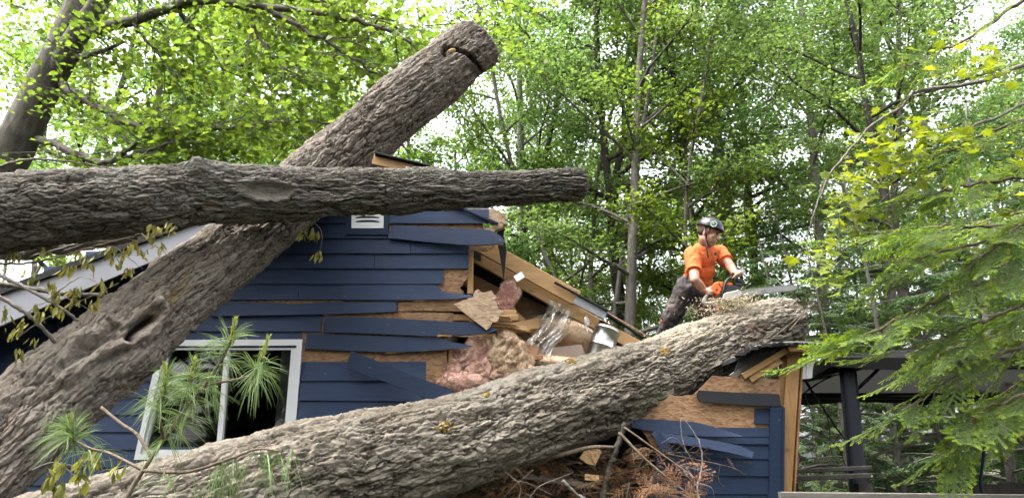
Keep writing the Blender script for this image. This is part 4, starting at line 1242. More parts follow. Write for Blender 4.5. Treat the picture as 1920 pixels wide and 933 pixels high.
class TreeSkeleton:
    def __init__(self, seed): self.r = np.random.default_rng(seed); self.mb = MB(); self.anch = []
    def branch(self, a, d, L, r0, r1, n, up, wob, sides):
        """Grows a curved branch, returns its points."""
        pts = [np.array(a, float)]; d = np.array(d, float); d /= np.linalg.norm(d)
        for i in range(n):
            d = d + self.r.normal(0, wob, 3) + np.array([0, 0, up]); d /= np.linalg.norm(d)
            pts.append(pts[-1] + d * L / n)
        rr = [r0 + (r1 - r0) * i / n for i in range(n + 1)]
        self.mb.tube([Vector(p) for p in pts], rr, sides, cap=False)
        return np.array(pts)
def at(pts, f):
    x = f * (len(pts) - 1); i = min(int(x), len(pts) - 2); return pts[i] + (pts[i + 1] - pts[i]) * (x - i), pts[i + 1] - pts[i]
def maple(seed, H, r0, base, spread, nleaf, leaf, leafmat, barkmat, leaders=1, fork=.45, shape=LEAF_SIMPLE, dens=1.0, nl=15, lean=(0, 0)):
    t = TreeSkeleton(seed); r = t.r
    stems = []
    if leaders == 1:
        stems.append((t.branch((0, 0, -.4), (lean[0], lean[1], 1), H, r0, .03, 12, .02, .035, 10), base / H))
    else:
        hf = H * fork
        s0 = t.branch((0, 0, -.4), (lean[0], lean[1], 1), hf, r0, r0 * .8, 6, .02, .03, 10)
        for k_ in range(leaders):
            az = 6.283 * k_ / leaders + r.uniform(0, 1)
            e = .22 + .12 * r.random()
            stems.append((t.branch(s0[-1], (math.cos(az) * e, math.sin(az) * e, 1), H - hf, r0 * .62, .03, 10, .03, .05, 8), max(.03, (base - hf) / (H - hf))))
    tips = []
    for st, b0 in stems:
        for i in range(nl):
            f = b0 + (.97 - b0) * (i + r.random() * .7) / nl
            p, d = at(st, f)
            hf = (p[2] - base) / max(.1, H - base)
            az = i * 2.4 + r.uniform(-.5, .5)
            e = math.radians(18 + 42 * max(0, hf) + r.uniform(-10, 12))
            L = spread * (1.0 - .62 * abs(hf - .3) ** 1.2 / .7) * r.uniform(.65, 1.1) / (1.25 if leaders > 1 else 1)
            rb = r0 * (1 - f) * .33 + .018
            lb = t.branch(p, (math.cos(az) * math.cos(e), math.sin(az) * math.cos(e), math.sin(e)), L, rb, .008, 6, -.02 + .03 * (r.random() - .3), .10, 6)
            ns = int(3 + L * 2.0)
            for j in range(ns):
                g = .22 + .76 * (j + r.random() * .6) / ns
                q, dd = at(lb, g); dd = dd / np.linalg.norm(dd)
                sgn = 1 if j % 2 else -1
                side = np.cross(dd, (0, 0, 1)); side /= (np.linalg.norm(side) + 1e-6)
                v = dd * .7 + side * sgn * r.uniform(.5, 1.0) + np.array([0, 0, r.uniform(-.15, .3)])
                Ls = L * r.uniform(.22, .45) * (1.1 - .5 * g)
                sb = t.branch(q, v, Ls, .012, .003, 3, -.02, .14, 3)
                tips.append((sb, Ls))
            tips.append((lb[3:], L * .5))
    w = np.array([x[1] for x in tips]); w = w / w.sum()
    cnt = r.multinomial(nleaf, w)
    P_ = []
    for (b, L), c in zip(tips, cnt):
        f = r.random(c) ** .8 * (len(b) - 1); i = np.minimum(f.astype(int), len(b) - 2); q = b[i] + (b[i + 1] - b[i]) * (f - i)[:, None]
        q = q + r.normal(0, 1, (c, 3)) * np.array([.26, .26, .085]) * min(1.3, .45 + L * .55)
        P_.append(q)
    P_ = np.concatenate(P_)
    V, F = leaf_cloud(P_, leaf, r, shape, tilt=.5, droop=.5)
    return t.mb.mesh('trunk', M[barkmat]), np_mesh('crown', V, [(F, 0)], [M[leafmat]])
def hemlock(seed, H, r0, base, spread, barkmat='trunk_grey', leafmat='needle_dark', nb=76, per=820):
    t = TreeSkeleton(seed); r = t.r
    st = t.branch((0, 0, -.4), (0, 0, 1), H, r0, .02, 12, .02, .02, 10)
    Vs, Fs, o = [], [], 0
    for i in range(nb):
        f = base / H + (.98 - base / H) * (i / nb) ** .9
        p, _ = at(st, f); az = i * 2.39996 + r.uniform(-.3, .3)
        L = spread * (1 - f) ** .7 * r.uniform(.7, 1.1) + .3
        lb = t.branch(p, (math.cos(az), math.sin(az), .25), L, .03 * (1 - f) + .01, .004, 6, -.09, .07, 4)
        c = int(per * L / spread) + 40
        g = r.random(c) ** .7 * (len(lb) - 1); k_ = np.minimum(g.astype(int), len(lb) - 2)
        q = lb[k_] + (lb[k_ + 1] - lb[k_]) * (g - k_)[:, None]; dd = lb[k_ + 1] - lb[k_]; dd /= np.linalg.norm(dd, axis=1)[:, None]
        side = np.cross(dd, np.array([0, 0, 1.0])); side /= np.linalg.norm(side, axis=1)[:, None] + 1e-6
        sg = r.choice([-1, 1], c)[:, None]; off = (r.random(c) * .42 * (1.15 - g / len(lb)))[:, None]
        d2 = dd * .75 + side * sg * .8 + np.array([0, 0, -.35]) + r.normal(0, .18, (c, 3)); d2 /= np.linalg.norm(d2, axis=1)[:, None]
        c0 = q + d2 * off
        ln = r.uniform(.05, .11, c)[:, None]; wd = r.uniform(.008, .018, c)[:, None]
        sd = np.cross(d2, r.normal(0, .5, (c, 3)) + np.array([0, 0, 1.0])); sd /= np.linalg.norm(sd, axis=1)[:, None]
        V = np.stack([c0, c0 + d2 * ln * .5 + sd * wd, c0 + d2 * ln, c0 + d2 * ln * .5 - sd * wd], 1).reshape(-1, 3)
        Fs.append(np.arange(c * 4).reshape(c, 4) + o); o += c * 4; Vs.append(V)
    return t.mb.mesh('trunk', M[barkmat]), np_mesh('crown', np.concatenate(Vs), [(np.concatenate(Fs), 0)], [M[leafmat]])

PROTO = {
    'A': maple(1, 20, .17, 4.2, 4.4, 22000, .090, 'leaf_maple', 'trunk_grey', 1, nl=24),
    'B': maple(2, 18, .16, 3.6, 4.6, 22000, .090, 'leaf_maple', 'trunk_dark', 2, .36, nl=15),
    'C': maple(3, 15, .11, 3.2, 3.6, 17500, .082, 'leaf_bright', 'trunk_grey', 3, .22, nl=10),
    'D': maple(4, 9, .06, 1.6, 2.7, 10500, .078, 'leaf_bright', 'trunk_grey', 2, .25, nl=10),
    'E': maple(5, 22, .20, 6.5, 4.8, 22000, .090, 'leaf_dark', 'trunk_pale', 1, nl=22),
    'F': maple(6, 17, .13, 3.0, 4.0, 19000, .086, 'leaf_maple', 'trunk_dark', 1, nl=20, lean=(.05, 0)),
    'H': hemlock(7, 13, .13, 1.0, 2.9),
    'K': hemlock(8, 10, .11, .6, 2.6, 'trunk_pale', 'needle_dark', 74, 820),
}
def plant(proto, px, Y, label, cat, name, group=None, rot=None, sc=1.0, X=None, rng=random.Random(77)):
    x = P(px, 881, Y).x if X is None else X
    root = thing(name, label, cat, (x, Y, ground_z(x, Y)), group)
    root.rotation_euler = (0, 0, rng.uniform(0, 6.28) if rot is None else rot)
    s = sc * rng.uniform(.95, 1.06); root.scale = (s, s, s)
    a, b = PROTO[proto]
    for nm, me in (('trunk', a), ('crown', b)):
        o = bpy.data.objects.new(nm, me); COL.objects.link(o); o.parent = root
    return root
G1 = 'tall maples standing behind the house'
FRONT = [
    ('F', 887, 17.5, 'dark slim maple rising above the level limb just right of the leaning trunk', .9),
    ('E', 975, 19.5, 'pale grey trunk just right of the torn rake of the house', .85),
    ('C', 1098, 16.0, 'clump of several thin stems below the tip of the level limb', 1.0),
    ('A', 1172, 15.0, 'slender straight maple left of the twin-stemmed one and right of the thin clump', .85),
    ('B', 1210, 17.0, 'twin-stemmed maple left of the man in orange', 1.0),
    ('F', 1372, 18.0, 'slim dark maple rising right behind the helmet of the man', .95),
    ('E', 1404, 19.0, 'broad pale trunk standing behind the chainsaw', 1.0),
    ('B', 1480, 21.0, 'dark maple behind the tip of the chainsaw bar', 1.0),
    ('A', 1692, 18.0, 'dark maple trunk behind the yellow-green maple branch', 1.05),
    ('D', 1040, 20.0, 'bright young maple filling the gap right of the pale grey trunk', 1.0),
    ('D', 1290, 15.5, 'bright spreading young maple behind the head of the man', 1.15),
    ('D', 820, 15.0, 'young maple with bright leaves behind the upper part of the leaning trunk', 1.1),
    ('B', 420, 14.0, 'dark forked maple in the middle of the canopy above the level limb', .95),
    ('A', 640, 16.5, 'tall maple hidden mostly by leaves left of the leaning trunk', 1.0),
    ('C', 240, 13.0, 'multi-stemmed maple beside the leaning living maple', 1.0),
    ('F', -40, 14.5, 'tall maple at the very left edge behind the leaning living maple', 1.0),
    ('D', 540, 12.5, 'low bright maple sapling above the roof ridge', 1.05),
    ('A', 1560, 16.5, 'green maple between the chainsaw tip and the fir branches', .9),
    ('B', 1790, 13.5, 'leafy forked maple close behind the middle of the fir boughs', .8),
    ('F', 1930, 15.0, 'tall dark maple close behind the right end of the fir boughs', .9),
    ('E', 1830, 21.0, 'pale trunk high behind the fir boughs on the right', 1.0),
]
for pr_, px, Y, lab, sc in FRONT:
    plant(pr_, px, Y, lab, 'tree', 'maple_tree', G1, sc=sc)
for px, Y, sc in ((960, 22.0, .8), (1010, 24.5, .85), (1075, 21.0, .75), (1130, 24.0, .85), (1190, 22.5, .7), (1250, 24.0, .8), (1330, 21.5, .75), (1430, 23.0, .8)):
    plant('D', px, Y, 'bright low sapling in the understorey seen over the broken roof slope', 'tree', 'maple_sapling', 'saplings over the broken roof', sc=sc)
G2 = 'far maples deep in the wood'
rf_ = random.Random(21)
for row, (Y0, n) in enumerate(((24, 7), (32, 7), (42, 7))):
    half = Y0 * .78
    for i in range(n):
        X = -half + 2 * half * (i + .5 + rf_.uniform(-.3, .3)) / n
        plant(rf_.choice('ABEFAC'), 0, Y0 + rf_.uniform(-2, 2), 'leafy maple deep in the wood, one of the mass behind the nearer trunks', 'tree', 'maple_tree', G2, sc=rf_.uniform(.88, 1.05), X=X)
for i in range(9):
    X = -22 + 46 * (i + rf_.uniform(0, .8)) / 9
    plant('D', 0, 23 + rf_.uniform(-2, 5), 'bright maple sapling in the understorey between the far trunks', 'tree', 'maple_sapling', 'understorey saplings in the wood', sc=rf_.uniform(.8, 1.1), X=X)
CON = [('H', 1540, 14.0, 'tall dark hemlock behind the gap between house corner and dark post', .52),
       ('K', 1700, 12.0, 'feathery hemlock behind the gazebo, right of the dark post', .66),
       ('K', 1880, 11.0, 'pale-trunked hemlock above the dark fence at the right', .7),
       ('H', 1800, 15.5, 'tall hemlock between the two nearer hemlocks', .58),
       ('H', 2020, 13.0, 'dark hemlock at the right edge behind the fir', .6),
       ('H', 1590, 11.5, 'little dark hemlock right behind the dark post', .42),
       ('K', 1660, 14.5, 'small hemlock showing between dark post and gazebo brace', .5),
       ('H', 1770, 12.5, 'dark low hemlock left of the pale-trunked one', .48),
       ('H', 1500, 12.0, 'dark low hemlock right beside the leaning wall stud', .4),
       ('H', 1940, 12.5, 'dark low hemlock at the right edge above the fence', .5),
       ('H', 1470, 19.0, 'dark hemlock far back left of the dark post', 0.60),
       ('K', 1560, 20.5, 'feathery hemlock far back over the planks', 0.62),
       ('H', 1640, 19.5, 'dark hemlock far back right of the dark post', 0.60),
       ('K', 1720, 21.0, 'feathery hemlock far back between dark post and pale trunk', 0.66),
       ('H', 1800, 20.0, 'dark hemlock far back behind the pale-trunked one', 0.62),
       ('K', 1890, 20.5, 'feathery hemlock far back above the dark fence', 0.66),
       ('H', 1980, 19.0, 'dark hemlock far back at the right edge', 0.60),
       ('K', 1620, 16.5, 'small hemlock deep behind the dark post', .6)]
for pr_, px, Y, lab, sc in CON:
    plant(pr_, px, Y, lab, 'tree', 'hemlock_tree', 'hemlocks at the edge of the yard', sc=sc)
# shrubs at the foot of the wood on the right
def shrub_mesh(seed, r, h, n, leaf, mat):
    rg = np.random.default_rng(seed); t = TreeSkeleton(seed)
    A = []
    for i in range(16):
        az = rg.uniform(0, 6.28); b = t.branch((0, 0, -.05), (math.cos(az) * .8, math.sin(az) * .8, 1), h * rg.uniform(.6, 1.1), .012, .003, 5, -.06, .14, 4); A.append(b)
    P_ = []
    for b in A:
        f = rg.random(n // 16) ** .6 * (len(b) - 1); i = np.minimum(f.astype(int), len(b) - 2)
        P_.append(b[i] + (b[i + 1] - b[i]) * (f - i)[:, None] + rg.normal(0, .13, (len(f), 3)))
    V, F = leaf_cloud(np.concatenate(P_), leaf, rg, LEAF_FAR, tilt=.7)
    return t.mb.mesh('stems', M['twig']), np_mesh('foliage', V, [(F, 0)], [M[mat]])
SHR = [shrub_mesh(1, .8, 1.5, 3200, .075, 'leaf_bright'), shrub_mesh(2, .9, 1.2, 3200, .07, 'leaf_maple')]
for i, (px, Y, k_, lab) in enumerate(((1560, 9.6, 0, 'bright leafy bush left of the dark post'), (1680, 10.2, 0, 'bright bush low between dark post and far fence'), (1760, 9.4, 1, 'mid green bush behind the deck rail'), (1640, 12.5, 1, 'mid green bush behind the stacked planks'), (1880, 9.2, 1, 'mid green bush in front of the dark fence'), (1500, 11.0, 0, 'bright bush showing beside the leaning wall stud'))):
    x = P(px, 881, Y).x
    s = thing('bush', lab, 'bush', (x, Y, ground_z(x, Y)), 'bushes at the edge of the wood'); s.rotation_euler = (0, 0, i * 1.7)
    for nm, me in zip(('stems', 'foliage'), SHR[k_]):
        o = bpy.data.objects.new(nm, me); COL.objects.link(o); o.parent = s

# ------------------------------------------------------------------ the living maple leaning at the left
lm = thing('leaning_maple', 'living grey maple leaning in from the left edge with long bare limbs', 'tree', tuple(P(-260, 881, 8.2)), None)
lm.location.z = 0
LT = MB(); limb_pts = []
def px_limb(pts, r0, r1, n, sides=8, wig=.02, seed=0, keep=True):
    q = catmull([list(D(x, y, t)) for x, y, t in pts], n)
    rg = np.random.default_rng(abs(seed + len(pts) * 7 + int(pts[0][0])))
    q[1:-1] += rg.normal(0, wig, (n - 2, 3))
    LT.tube([Vector(p) for p in q], list(np.linspace(r0, r1, n)), sides, cap=False)
    if keep: limb_pts.append((q, r0))
    return q
px_limb([(-330, 905, 8.0), (-150, 600, 8.2), (12, 305, 8.4), (62, 200, 8.5), (108, 105, 8.6), (150, 10, 8.7), (200, -120, 8.9)], .25, .14, 40, 14, .004, keep=False)
px_limb([(92, 160, 8.55), (140, 75, 8.5), (180, 15, 8.4), (225, -60, 8.3)], .14, .09, 14, 10, .004, keep=False)
px_limb([(150, 68, 8.5), (200, 48, 8.3), (262, 34, 8.1), (330, 10, 8.0), (370, 0, 7.9), (430, 8, 7.8), (520, 16, 7.7), (620, 30, 7.6), (700, 46, 7.5), (770, 80, 7.4)], .075, .016, 40, 8, .012)
px_limb([(370, 2, 7.9), (470, -8, 7.8), (600, 2, 7.8), (740, 40, 7.7)], .05, .012, 24, 6, .012)
px_limb([(500, 14, 7.7), (560, 50, 7.6), (640, 95, 7.5), (720, 145, 7.4)], .035, .01, 20, 6, .012)
px_limb([(118, 158, 8.5), (150, 185, 8.3), (200, 208, 8.1), (250, 235, 8.0), (310, 243, 7.9), (360, 262, 7.8)], .055, .016, 24, 7, .012)
px_limb([(300, 243, 7.9), (360, 248, 7.8), (450, 236, 7.7), (540, 228, 7.6), (625, 232, 7.5)], .026, .008, 22, 5, .012)
px_limb([(72, 262, 8.4), (110, 275, 8.2), (165, 298, 8.0), (205, 302, 7.9), (250, 275, 7.8), (290, 240, 7.8), (298, 200, 7.8)], .05, .01, 24, 7, .012)
px_limb([(205, 302, 7.9), (280, 280, 7.8), (335, 262, 7.7), (380, 240, 7.7)], .025, .008, 18, 5, .012)
px_limb([(138, 112, 8.5), (175, 100, 8.4), (232, 78, 8.3)], .045, .018, 10, 6, .01)
px_limb([(330, 10, 8.0), (345, 35, 8.1), (372, 70, 8.2), (385, 100, 8.4)], .03, .01, 14, 5, .012)
px_limb([(460, 14, 7.8), (480, 60, 7.7), (520, 120, 7.6), (560, 150, 7.5)], .02, .006, 16, 5, .012)
px_limb([(250, 45, 8.1), (290, 90, 8.0), (330, 150, 7.9)], .018, .006, 14, 5, .012)
rg = np.random.default_rng(14)
PP = []
for q, r0 in list(limb_pts):
    n = max(6, int(len(q) * .8))
    for j in range(n):
        p, d = at(q, min(.995, .15 + .85 * (j + rg.random()) / n)); d = d / np.linalg.norm(d)
        v = d * .5 + rg.normal(0, .7, 3) * np.array([1, 1, .45])
        v /= np.linalg.norm(v); L = rg.uniform(.35, 1.0)
        b = [p]
        for s_ in range(4):
            v = v + rg.normal(0, .15, 3) + np.array([0, 0, -.02]); v /= np.linalg.norm(v); b.append(b[-1] + v * L / 4)
        b = np.array(b); LT.tube([Vector(x) for x in b], list(np.linspace(.008, .002, 5)), 4, cap=False)
        c = int(54 * L); f = rg.random(c) ** .8 * 4; i = np.minimum(f.astype(int), 3)
        PP.append(b[i] + (b[i + 1] - b[i]) * (f - i)[:, None] + rg.normal(0, 1, (c, 3)) * np.array([.16, .16, .06]) + np.array([0, .22, 0]))
# sprays of leaves of its own higher limbs, hanging in layers in front of the wood
for _ in range(150):
    c0 = np.array(D(rg.uniform(-60, 1000), rg.uniform(-40, 320), rg.uniform(7.6, 11.0)))
    px_, py_ = proj(c0)
    tr_ = 305 - px_ * 1.02
    if abs(py_ - tr_) < 110 and c0[1] < 9.3: continue
    if py_ > 330 - .05 * px_: continue
    if px_ > 600 and py_ > 380 - .35 * px_ + 60: continue
    az = rg.uniform(0, 6.28); v = np.array([math.cos(az), math.sin(az), -.05]); L = rg.uniform(.5, 1.1)
    b = np.array([c0 + v * L * s_ / 3 + rg.normal(0, .03, 3) for s_ in range(4)]); LT.tube([Vector(x) for x in b], [.009, .007, .005, .002], 4, cap=False)
    c = int(78 * L); f = rg.random(c) * 3; i = np.minimum(f.astype(int), 2)
    PP.append(b[i] + (b[i + 1] - b[i]) * (f - i)[:, None] + rg.normal(0, 1, (c, 3)) * np.array([.2, .2, .055]))
o = LT.build('trunk', M['trunk_grey'], lm)
V, F = leaf_cloud(np.concatenate(PP), .080, rg, LEAF_MAPLE, tilt=.55, droop=.8)
o = np_obj('crown', np_mesh('crown', V, [(F, 0)], [M['leaf_bright']]), lm); keep_world(o, lm)

# ------------------------------------------------------------------ near maple branch with yellow-green leaves (right)
yb = thing('maple_branch', 'arching thin maple branch with bright yellow-green leaves at the upper right', 'branch', tuple(D(1990, 105, 4.3)))
LT = MB(); limb_pts = []
px_limb([(1990, 105, 4.3), (1920, 122, 4.25), (1830, 155, 4.2), (1720, 172, 4.15), (1690, 200, 4.1), (1640, 232, 4.05), (1590, 285, 4.0), (1555, 330, 3.95), (1530, 390, 3.9), (1512, 450, 3.9)], .014, .002, 44, 7, .003)
px_limb([(1815, 240, 4.0), (1760, 270, 4.0), (1700, 302, 4.0), (1650, 335, 3.98), (1600, 365, 3.95)], .007, .002, 22, 5, .006)
px_limb([(1990, 150, 4.1), (1900, 205, 4.05), (1815, 242, 4.0)], .009, .007, 12, 6, .004)
px_limb([(1700, 185, 4.12), (1680, 240, 4.1), (1665, 300, 4.05), (1640, 370, 4.0)], .006, .002, 16, 4, .006)
px_limb([(1730, 290, 4.0), (1690, 340, 3.98), (1640, 380, 3.95), (1590, 420, 3.95)], .006, .002, 16, 4, .006)
px_limb([(1860, 150, 4.2), (1870, 110, 4.2), (1862, 95, 4.2)], .006, .002, 8, 4, .004)
for k_ in range(7):      # long thin hanging twigs
    x = rg.uniform(1525, 1640); y = 250 + (1640 - x) * .9
    px_limb([(x, y, 3.95), (x - 8 + rg.uniform(-10, 10), y + 70, 3.95), (x - 14 + rg.uniform(-14, 14), y + 150, 3.93), (x - 10 + rg.uniform(-16, 16), y + 210, 3.92)], .0025, .001, 14, 3, .006, k_, keep=(k_ % 3 == 0))
LT.build('stem', M['twig_grey'], yb)
PP = []
for (cx, cy, rx, ry, n) in ((1660, 270, 55, 40, 46), (1600, 350, 45, 45, 40), (1730, 250, 50, 30, 30), (1700, 320, 60, 30, 34), (1800, 265, 40, 25, 18), (1850, 130, 45, 40, 22), (1570, 430, 30, 60, 16), (1560, 510, 25, 40, 10), (1640, 420, 40, 40, 18), (1905, 300, 40, 40, 12), (1765, 120, 40, 40, 8), (1540, 480, 26, 20, 5), (1900, 380, 50, 60, 10)):
    for _ in range(int(n * 2.3)):
        PP.append(D(rg.normal(cx, rx * .6), rg.normal(cy, ry * .6), rg.normal(4.0, .2)))
V, F = leaf_cloud(np.array(PP), .068, rg, LEAF_MAPLE, up=(0, -.35, .9), tilt=.35, droop=1.6)
o = np_obj('leaves', np_mesh('leaves', V, [(F, 0)], [M['leaf_yellow']]), yb); keep_world(o, yb)

# ------------------------------------------------------------------ needle sprays (fir fronds)
def frond(L, seed, mat_n, mat_new, need=.021, wd=.0022, step=.0042, density=1.0, ragged=0.0, droop=.18, mat_st='twig', tips=.25):
    """Flat spray along +X: side shoots both ways, combs of needles; pale new growth at the shoot tips."""
    rg = np.random.default_rng(seed); mb = MB()
    A, Bd, isnew = [], [], []
    def shoot(p0, d, ln, lvl):
        n = max(3, int(ln / .03)); pts = [np.array(p0)]
        d = d / np.linalg.norm(d)
        for i in range(n):
            d = d + rg.normal(0, .05, 3) + np.array([0, 0, -droop * .02 * (1 + lvl)]); d /= np.linalg.norm(d); pts.append(pts[-1] + d * ln / n)
        pts = np.array(pts)
        mb.tube([Vector(p) for p in pts], list(np.linspace(.0035 if lvl == 0 else .0017, .0008, n + 1)), 4, cap=False)
        m = int(ln / step * density); f = (np.arange(m) + rg.random(m)) / max(1, m)
        if lvl == 0: f = f[f > .3]
        if ragged: f = f[rg.random(len(f)) > ragged]
        x = f * n; i = np.minimum(x.astype(int), n - 1)
        q = pts[i] + (pts[i + 1] - pts[i]) * (x - i)[:, None]; dd = pts[i + 1] - pts[i]; dd /= np.linalg.norm(dd, axis=1)[:, None]
        s = np.cross(dd, [0, 0, 1.0]); s /= np.linalg.norm(s, axis=1)[:, None] + 1e-9
        for sg in (-1, 1):
            e = dd * .55 + s * sg * .85 + rg.normal(0, .16, dd.shape) + np.array([0, 0, .12]); e /= np.linalg.norm(e, axis=1)[:, None]
            A.append(q); Bd.append(e * (need * (1 - .35 * f ** 3) * rg.uniform(.75, 1.15, len(f)))[:, None]); isnew.append(f > (1 - tips) if lvl >= 1 else f > .88)
        return pts
    ax = shoot((0, 0, 0), np.array([1, 0, .05]), L, 0)
    k = int(L / .062)
    for i in range(k):
        f = .08 + .88 * i / k
        p, d = at(ax, f); d = d / np.linalg.norm(d)
        s = np.cross(d, [0, 0, 1.0]); ln = L * .42 * (1 - f) ** .75 * (.55 + .45 * min(1, f * 4)) * rg.uniform(.75, 1.1) + .03
        for sg in (-1, 1):
            if rg.random() < .08 + ragged * .4: continue
            b = shoot(p, d * .7 + s * sg * .75 + np.array([0, 0, -.05]), ln, 1)
            if ln > .15 and rg.random() < .6:
                for g in (.4, .72):
                    q, e = at(b, g); e = e / np.linalg.norm(e); s2 = np.cross(e, [0, 0, 1.0])
                    for sg2 in (-1, 1): shoot(q, e * .75 + s2 * sg2 * .7, ln * .34 * (1.2 - g), 2)
    A = np.concatenate(A); Bd = np.concatenate(Bd); new = np.concatenate(isnew)
    s = np.cross(Bd, rg.normal(0, .3, A.shape) + np.array([0, 0, 1.0])); s /= np.linalg.norm(s, axis=1)[:, None]
    w = np.where(new, wd * 1.5, wd)[:, None]
    V = np.stack([A - s * w * .5, A + Bd * .55 - s * w * .5, A + Bd, A + Bd * .55 + s * w * .5, A + s * w * .5], 1).reshape(-1, 3)
    F = np.arange(len(A) * 5).reshape(-1, 5)
    return mb, V, F, new
def spray_set(fronds, placements, parent, name_st, name_nd, mats, st_mat, rng, extra_st=None):
    """Writes many fronds into one stem mesh and one needle mesh of the same plant."""
    mb = extra_st or MB(); Vs, F0, F1, o = [], [], [], 0
    for (pos, dirv, scale, roll) in placements:
        fm, V, F, new = fronds[rng.randrange(len(fronds))]
        x = Vector(dirv).normalized(); zz = Vector((0, 0, 1)); y = zz.cross(x)
        y = y.normalized() if y.length > 1e-3 else Vector((0, 1, 0)); z = x.cross(y)
        R = Matrix((x, y, z)).transposed() @ Matrix.Rotation(roll, 3, 'X')
        Rn = np.array(R) * scale
        Vs.append(V @ Rn.T + np.array(pos)); F0.append(F[~new] + o); F1.append(F[new] + o); o += len(V)
        vv = np.array(fm.v) @ Rn.T + np.array(pos)
        mb.add([tuple(p) for p in vv], fm.f, 0, True)
    a = mb.build(name_st, st_mat, parent)
    me = np_mesh(name_nd, np.concatenate(Vs), [(np.concatenate(F0), 0), (np.concatenate(F1), 1)], mats)
    b = np_obj(name_nd, me, parent); keep_world(b, parent)
    return a, b
rq = random.Random(31)
fr_fir = [frond(.62, s_, 0, 0, wd=.0028, need=.023, tips=.3) for s_ in (1, 2, 3)]
fir = thing('fir_tree', 'near fir at the right edge with flat dark sprays and bright new tips', 'tree', tuple(P(2420, 881, 4.7)))
fir.location.z = 0
LT = MB(); limb_pts = []
px_limb([(2480, 1500, 4.4), (2430, 600, 4.5), (2390, -100, 4.7), (2360, -700, 5.0)], .16, .08, 24, 10, .004, keep=False)
FIR = [[(2390, 430, 4.5), (2150, 330, 4.3), (1950, 330, 4.1), (1800, 350, 4.0), (1700, 380, 3.9)],
       [(2400, 520, 4.5), (2150, 450, 4.3), (1940, 440, 4.1), (1780, 470, 4.0), (1640, 500, 3.9)],
       [(2400, 480, 4.6), (2160, 390, 4.6), (1900, 420, 4.6), (1740, 425, 4.5), (1620, 440, 4.4)],
       [(2420, 640, 4.5), (2150, 520, 4.3), (1930, 510, 4.1), (1780, 555, 3.95), (1660, 610, 3.85), (1575, 655, 3.8)],
       [(2420, 600, 4.5), (2180, 560, 4.4), (1960, 560, 4.2), (1800, 620, 4.1), (1700, 660, 4.0)],
       [(2430, 760, 4.5), (2170, 650, 4.3), (1960, 640, 4.1), (1820, 690, 4.0), (1690, 775, 3.9)],
       [(2430, 800, 4.4), (2200, 700, 4.2), (2000, 720, 4.0), (1860, 760, 3.9), (1790, 820, 3.9)],
       [(2380, 150, 4.6), (2150, 20, 4.4), (1960, -10, 4.2), (1850, 50, 4.1), (1760, 100, 4.1), (1690, 130, 4.0)],
       [(2380, 250, 4.6), (2150, 200, 4.4), (1960, 215, 4.3), (1850, 250, 4.2), (1760, 290, 4.1)],
       [(2390, 350, 4.7), (2150, 270, 4.7), (1960, 300, 4.7), (1850, 350, 4.6)],
       [(2410, 560, 4.8), (2160, 500, 4.9), (1990, 560, 4.9), (1880, 620, 4.8)],
       [(2400, 470, 4.9), (2150, 380, 5.0), (1930, 395, 5.0), (1800, 430, 5.0), (1700, 455, 4.9)],
       [(2420, 620, 4.9), (2160, 580, 5.0), (1950, 610, 5.0), (1800, 650, 4.9), (1720, 690, 4.9)],
       [(2430, 700, 4.6), (2190, 630, 4.5), (2010, 650, 4.4), (1910, 720, 4.3), (1850, 770, 4.3)],
       [(2390, 400, 4.4), (2150, 350, 4.2), (1970, 390, 4.0), (1880, 450, 3.9), (1800, 520, 3.9)]]
PL = []
for i_, pts in enumerate(FIR):
    q = px_limb(pts, .019, .003, 40, 6, .006, i_)
    n = 14 if i_ not in (0, 7, 8, 9) else (11 if i_ in (0, 9) else 8)
    n = int(n * 1.5)
    for j in range(n):
        f = .16 + .82 * j / n
        p, d = at(q, f); d = d / np.linalg.norm(d); s = np.cross(d, [0, 0, 1.0]); sg = 1 if j % 2 else -1
        v = d * .8 + s * sg * rq.uniform(.35, .9) + np.array([0, 0, rq.uniform(-.55, -.1)])
        PL.append((p, tuple(v), rq.uniform(.42, .8) * (1.15 - .3 * f), rq.gauss(0, .35)))
    PL.append((q[-2], tuple(q[-1] - q[-4]), .75, 0))
spray_set(fr_fir, PL, fir, 'limbs', 'needles', [M['needle_fir'], M['needle_new']], M['twig'], rq, LT)

# the wood closes in on the other side of the yard too (mirrored in the window)
for X, Y, k_ in ((-9, -7, 'B'), (-4, -9, 'A'), (1.5, -8, 'F'), (7, -9, 'B'), (12, -6, 'A'), (-13, -1, 'F'), (-6.6, -6, 'D'), (-8.4, -7.5, 'D'), (-5, -6.5, 'D')):
    plant(k_, 0, Y, 'maple across the yard, seen only mirrored in the window glass', 'tree', 'maple_tree', 'maples across the yard', X=X)

for i in range(9):  # unseen row added to darken the pane's reflection and block low sky
    plant('H', 0, -8.5 - (i % 3) * .7, 'hemlock in the added row out of view, there to darken the window reflection', 'tree', 'hemlock_tree', 'added hemlocks out of view', sc=.8, X=-17 + i * 3.1)
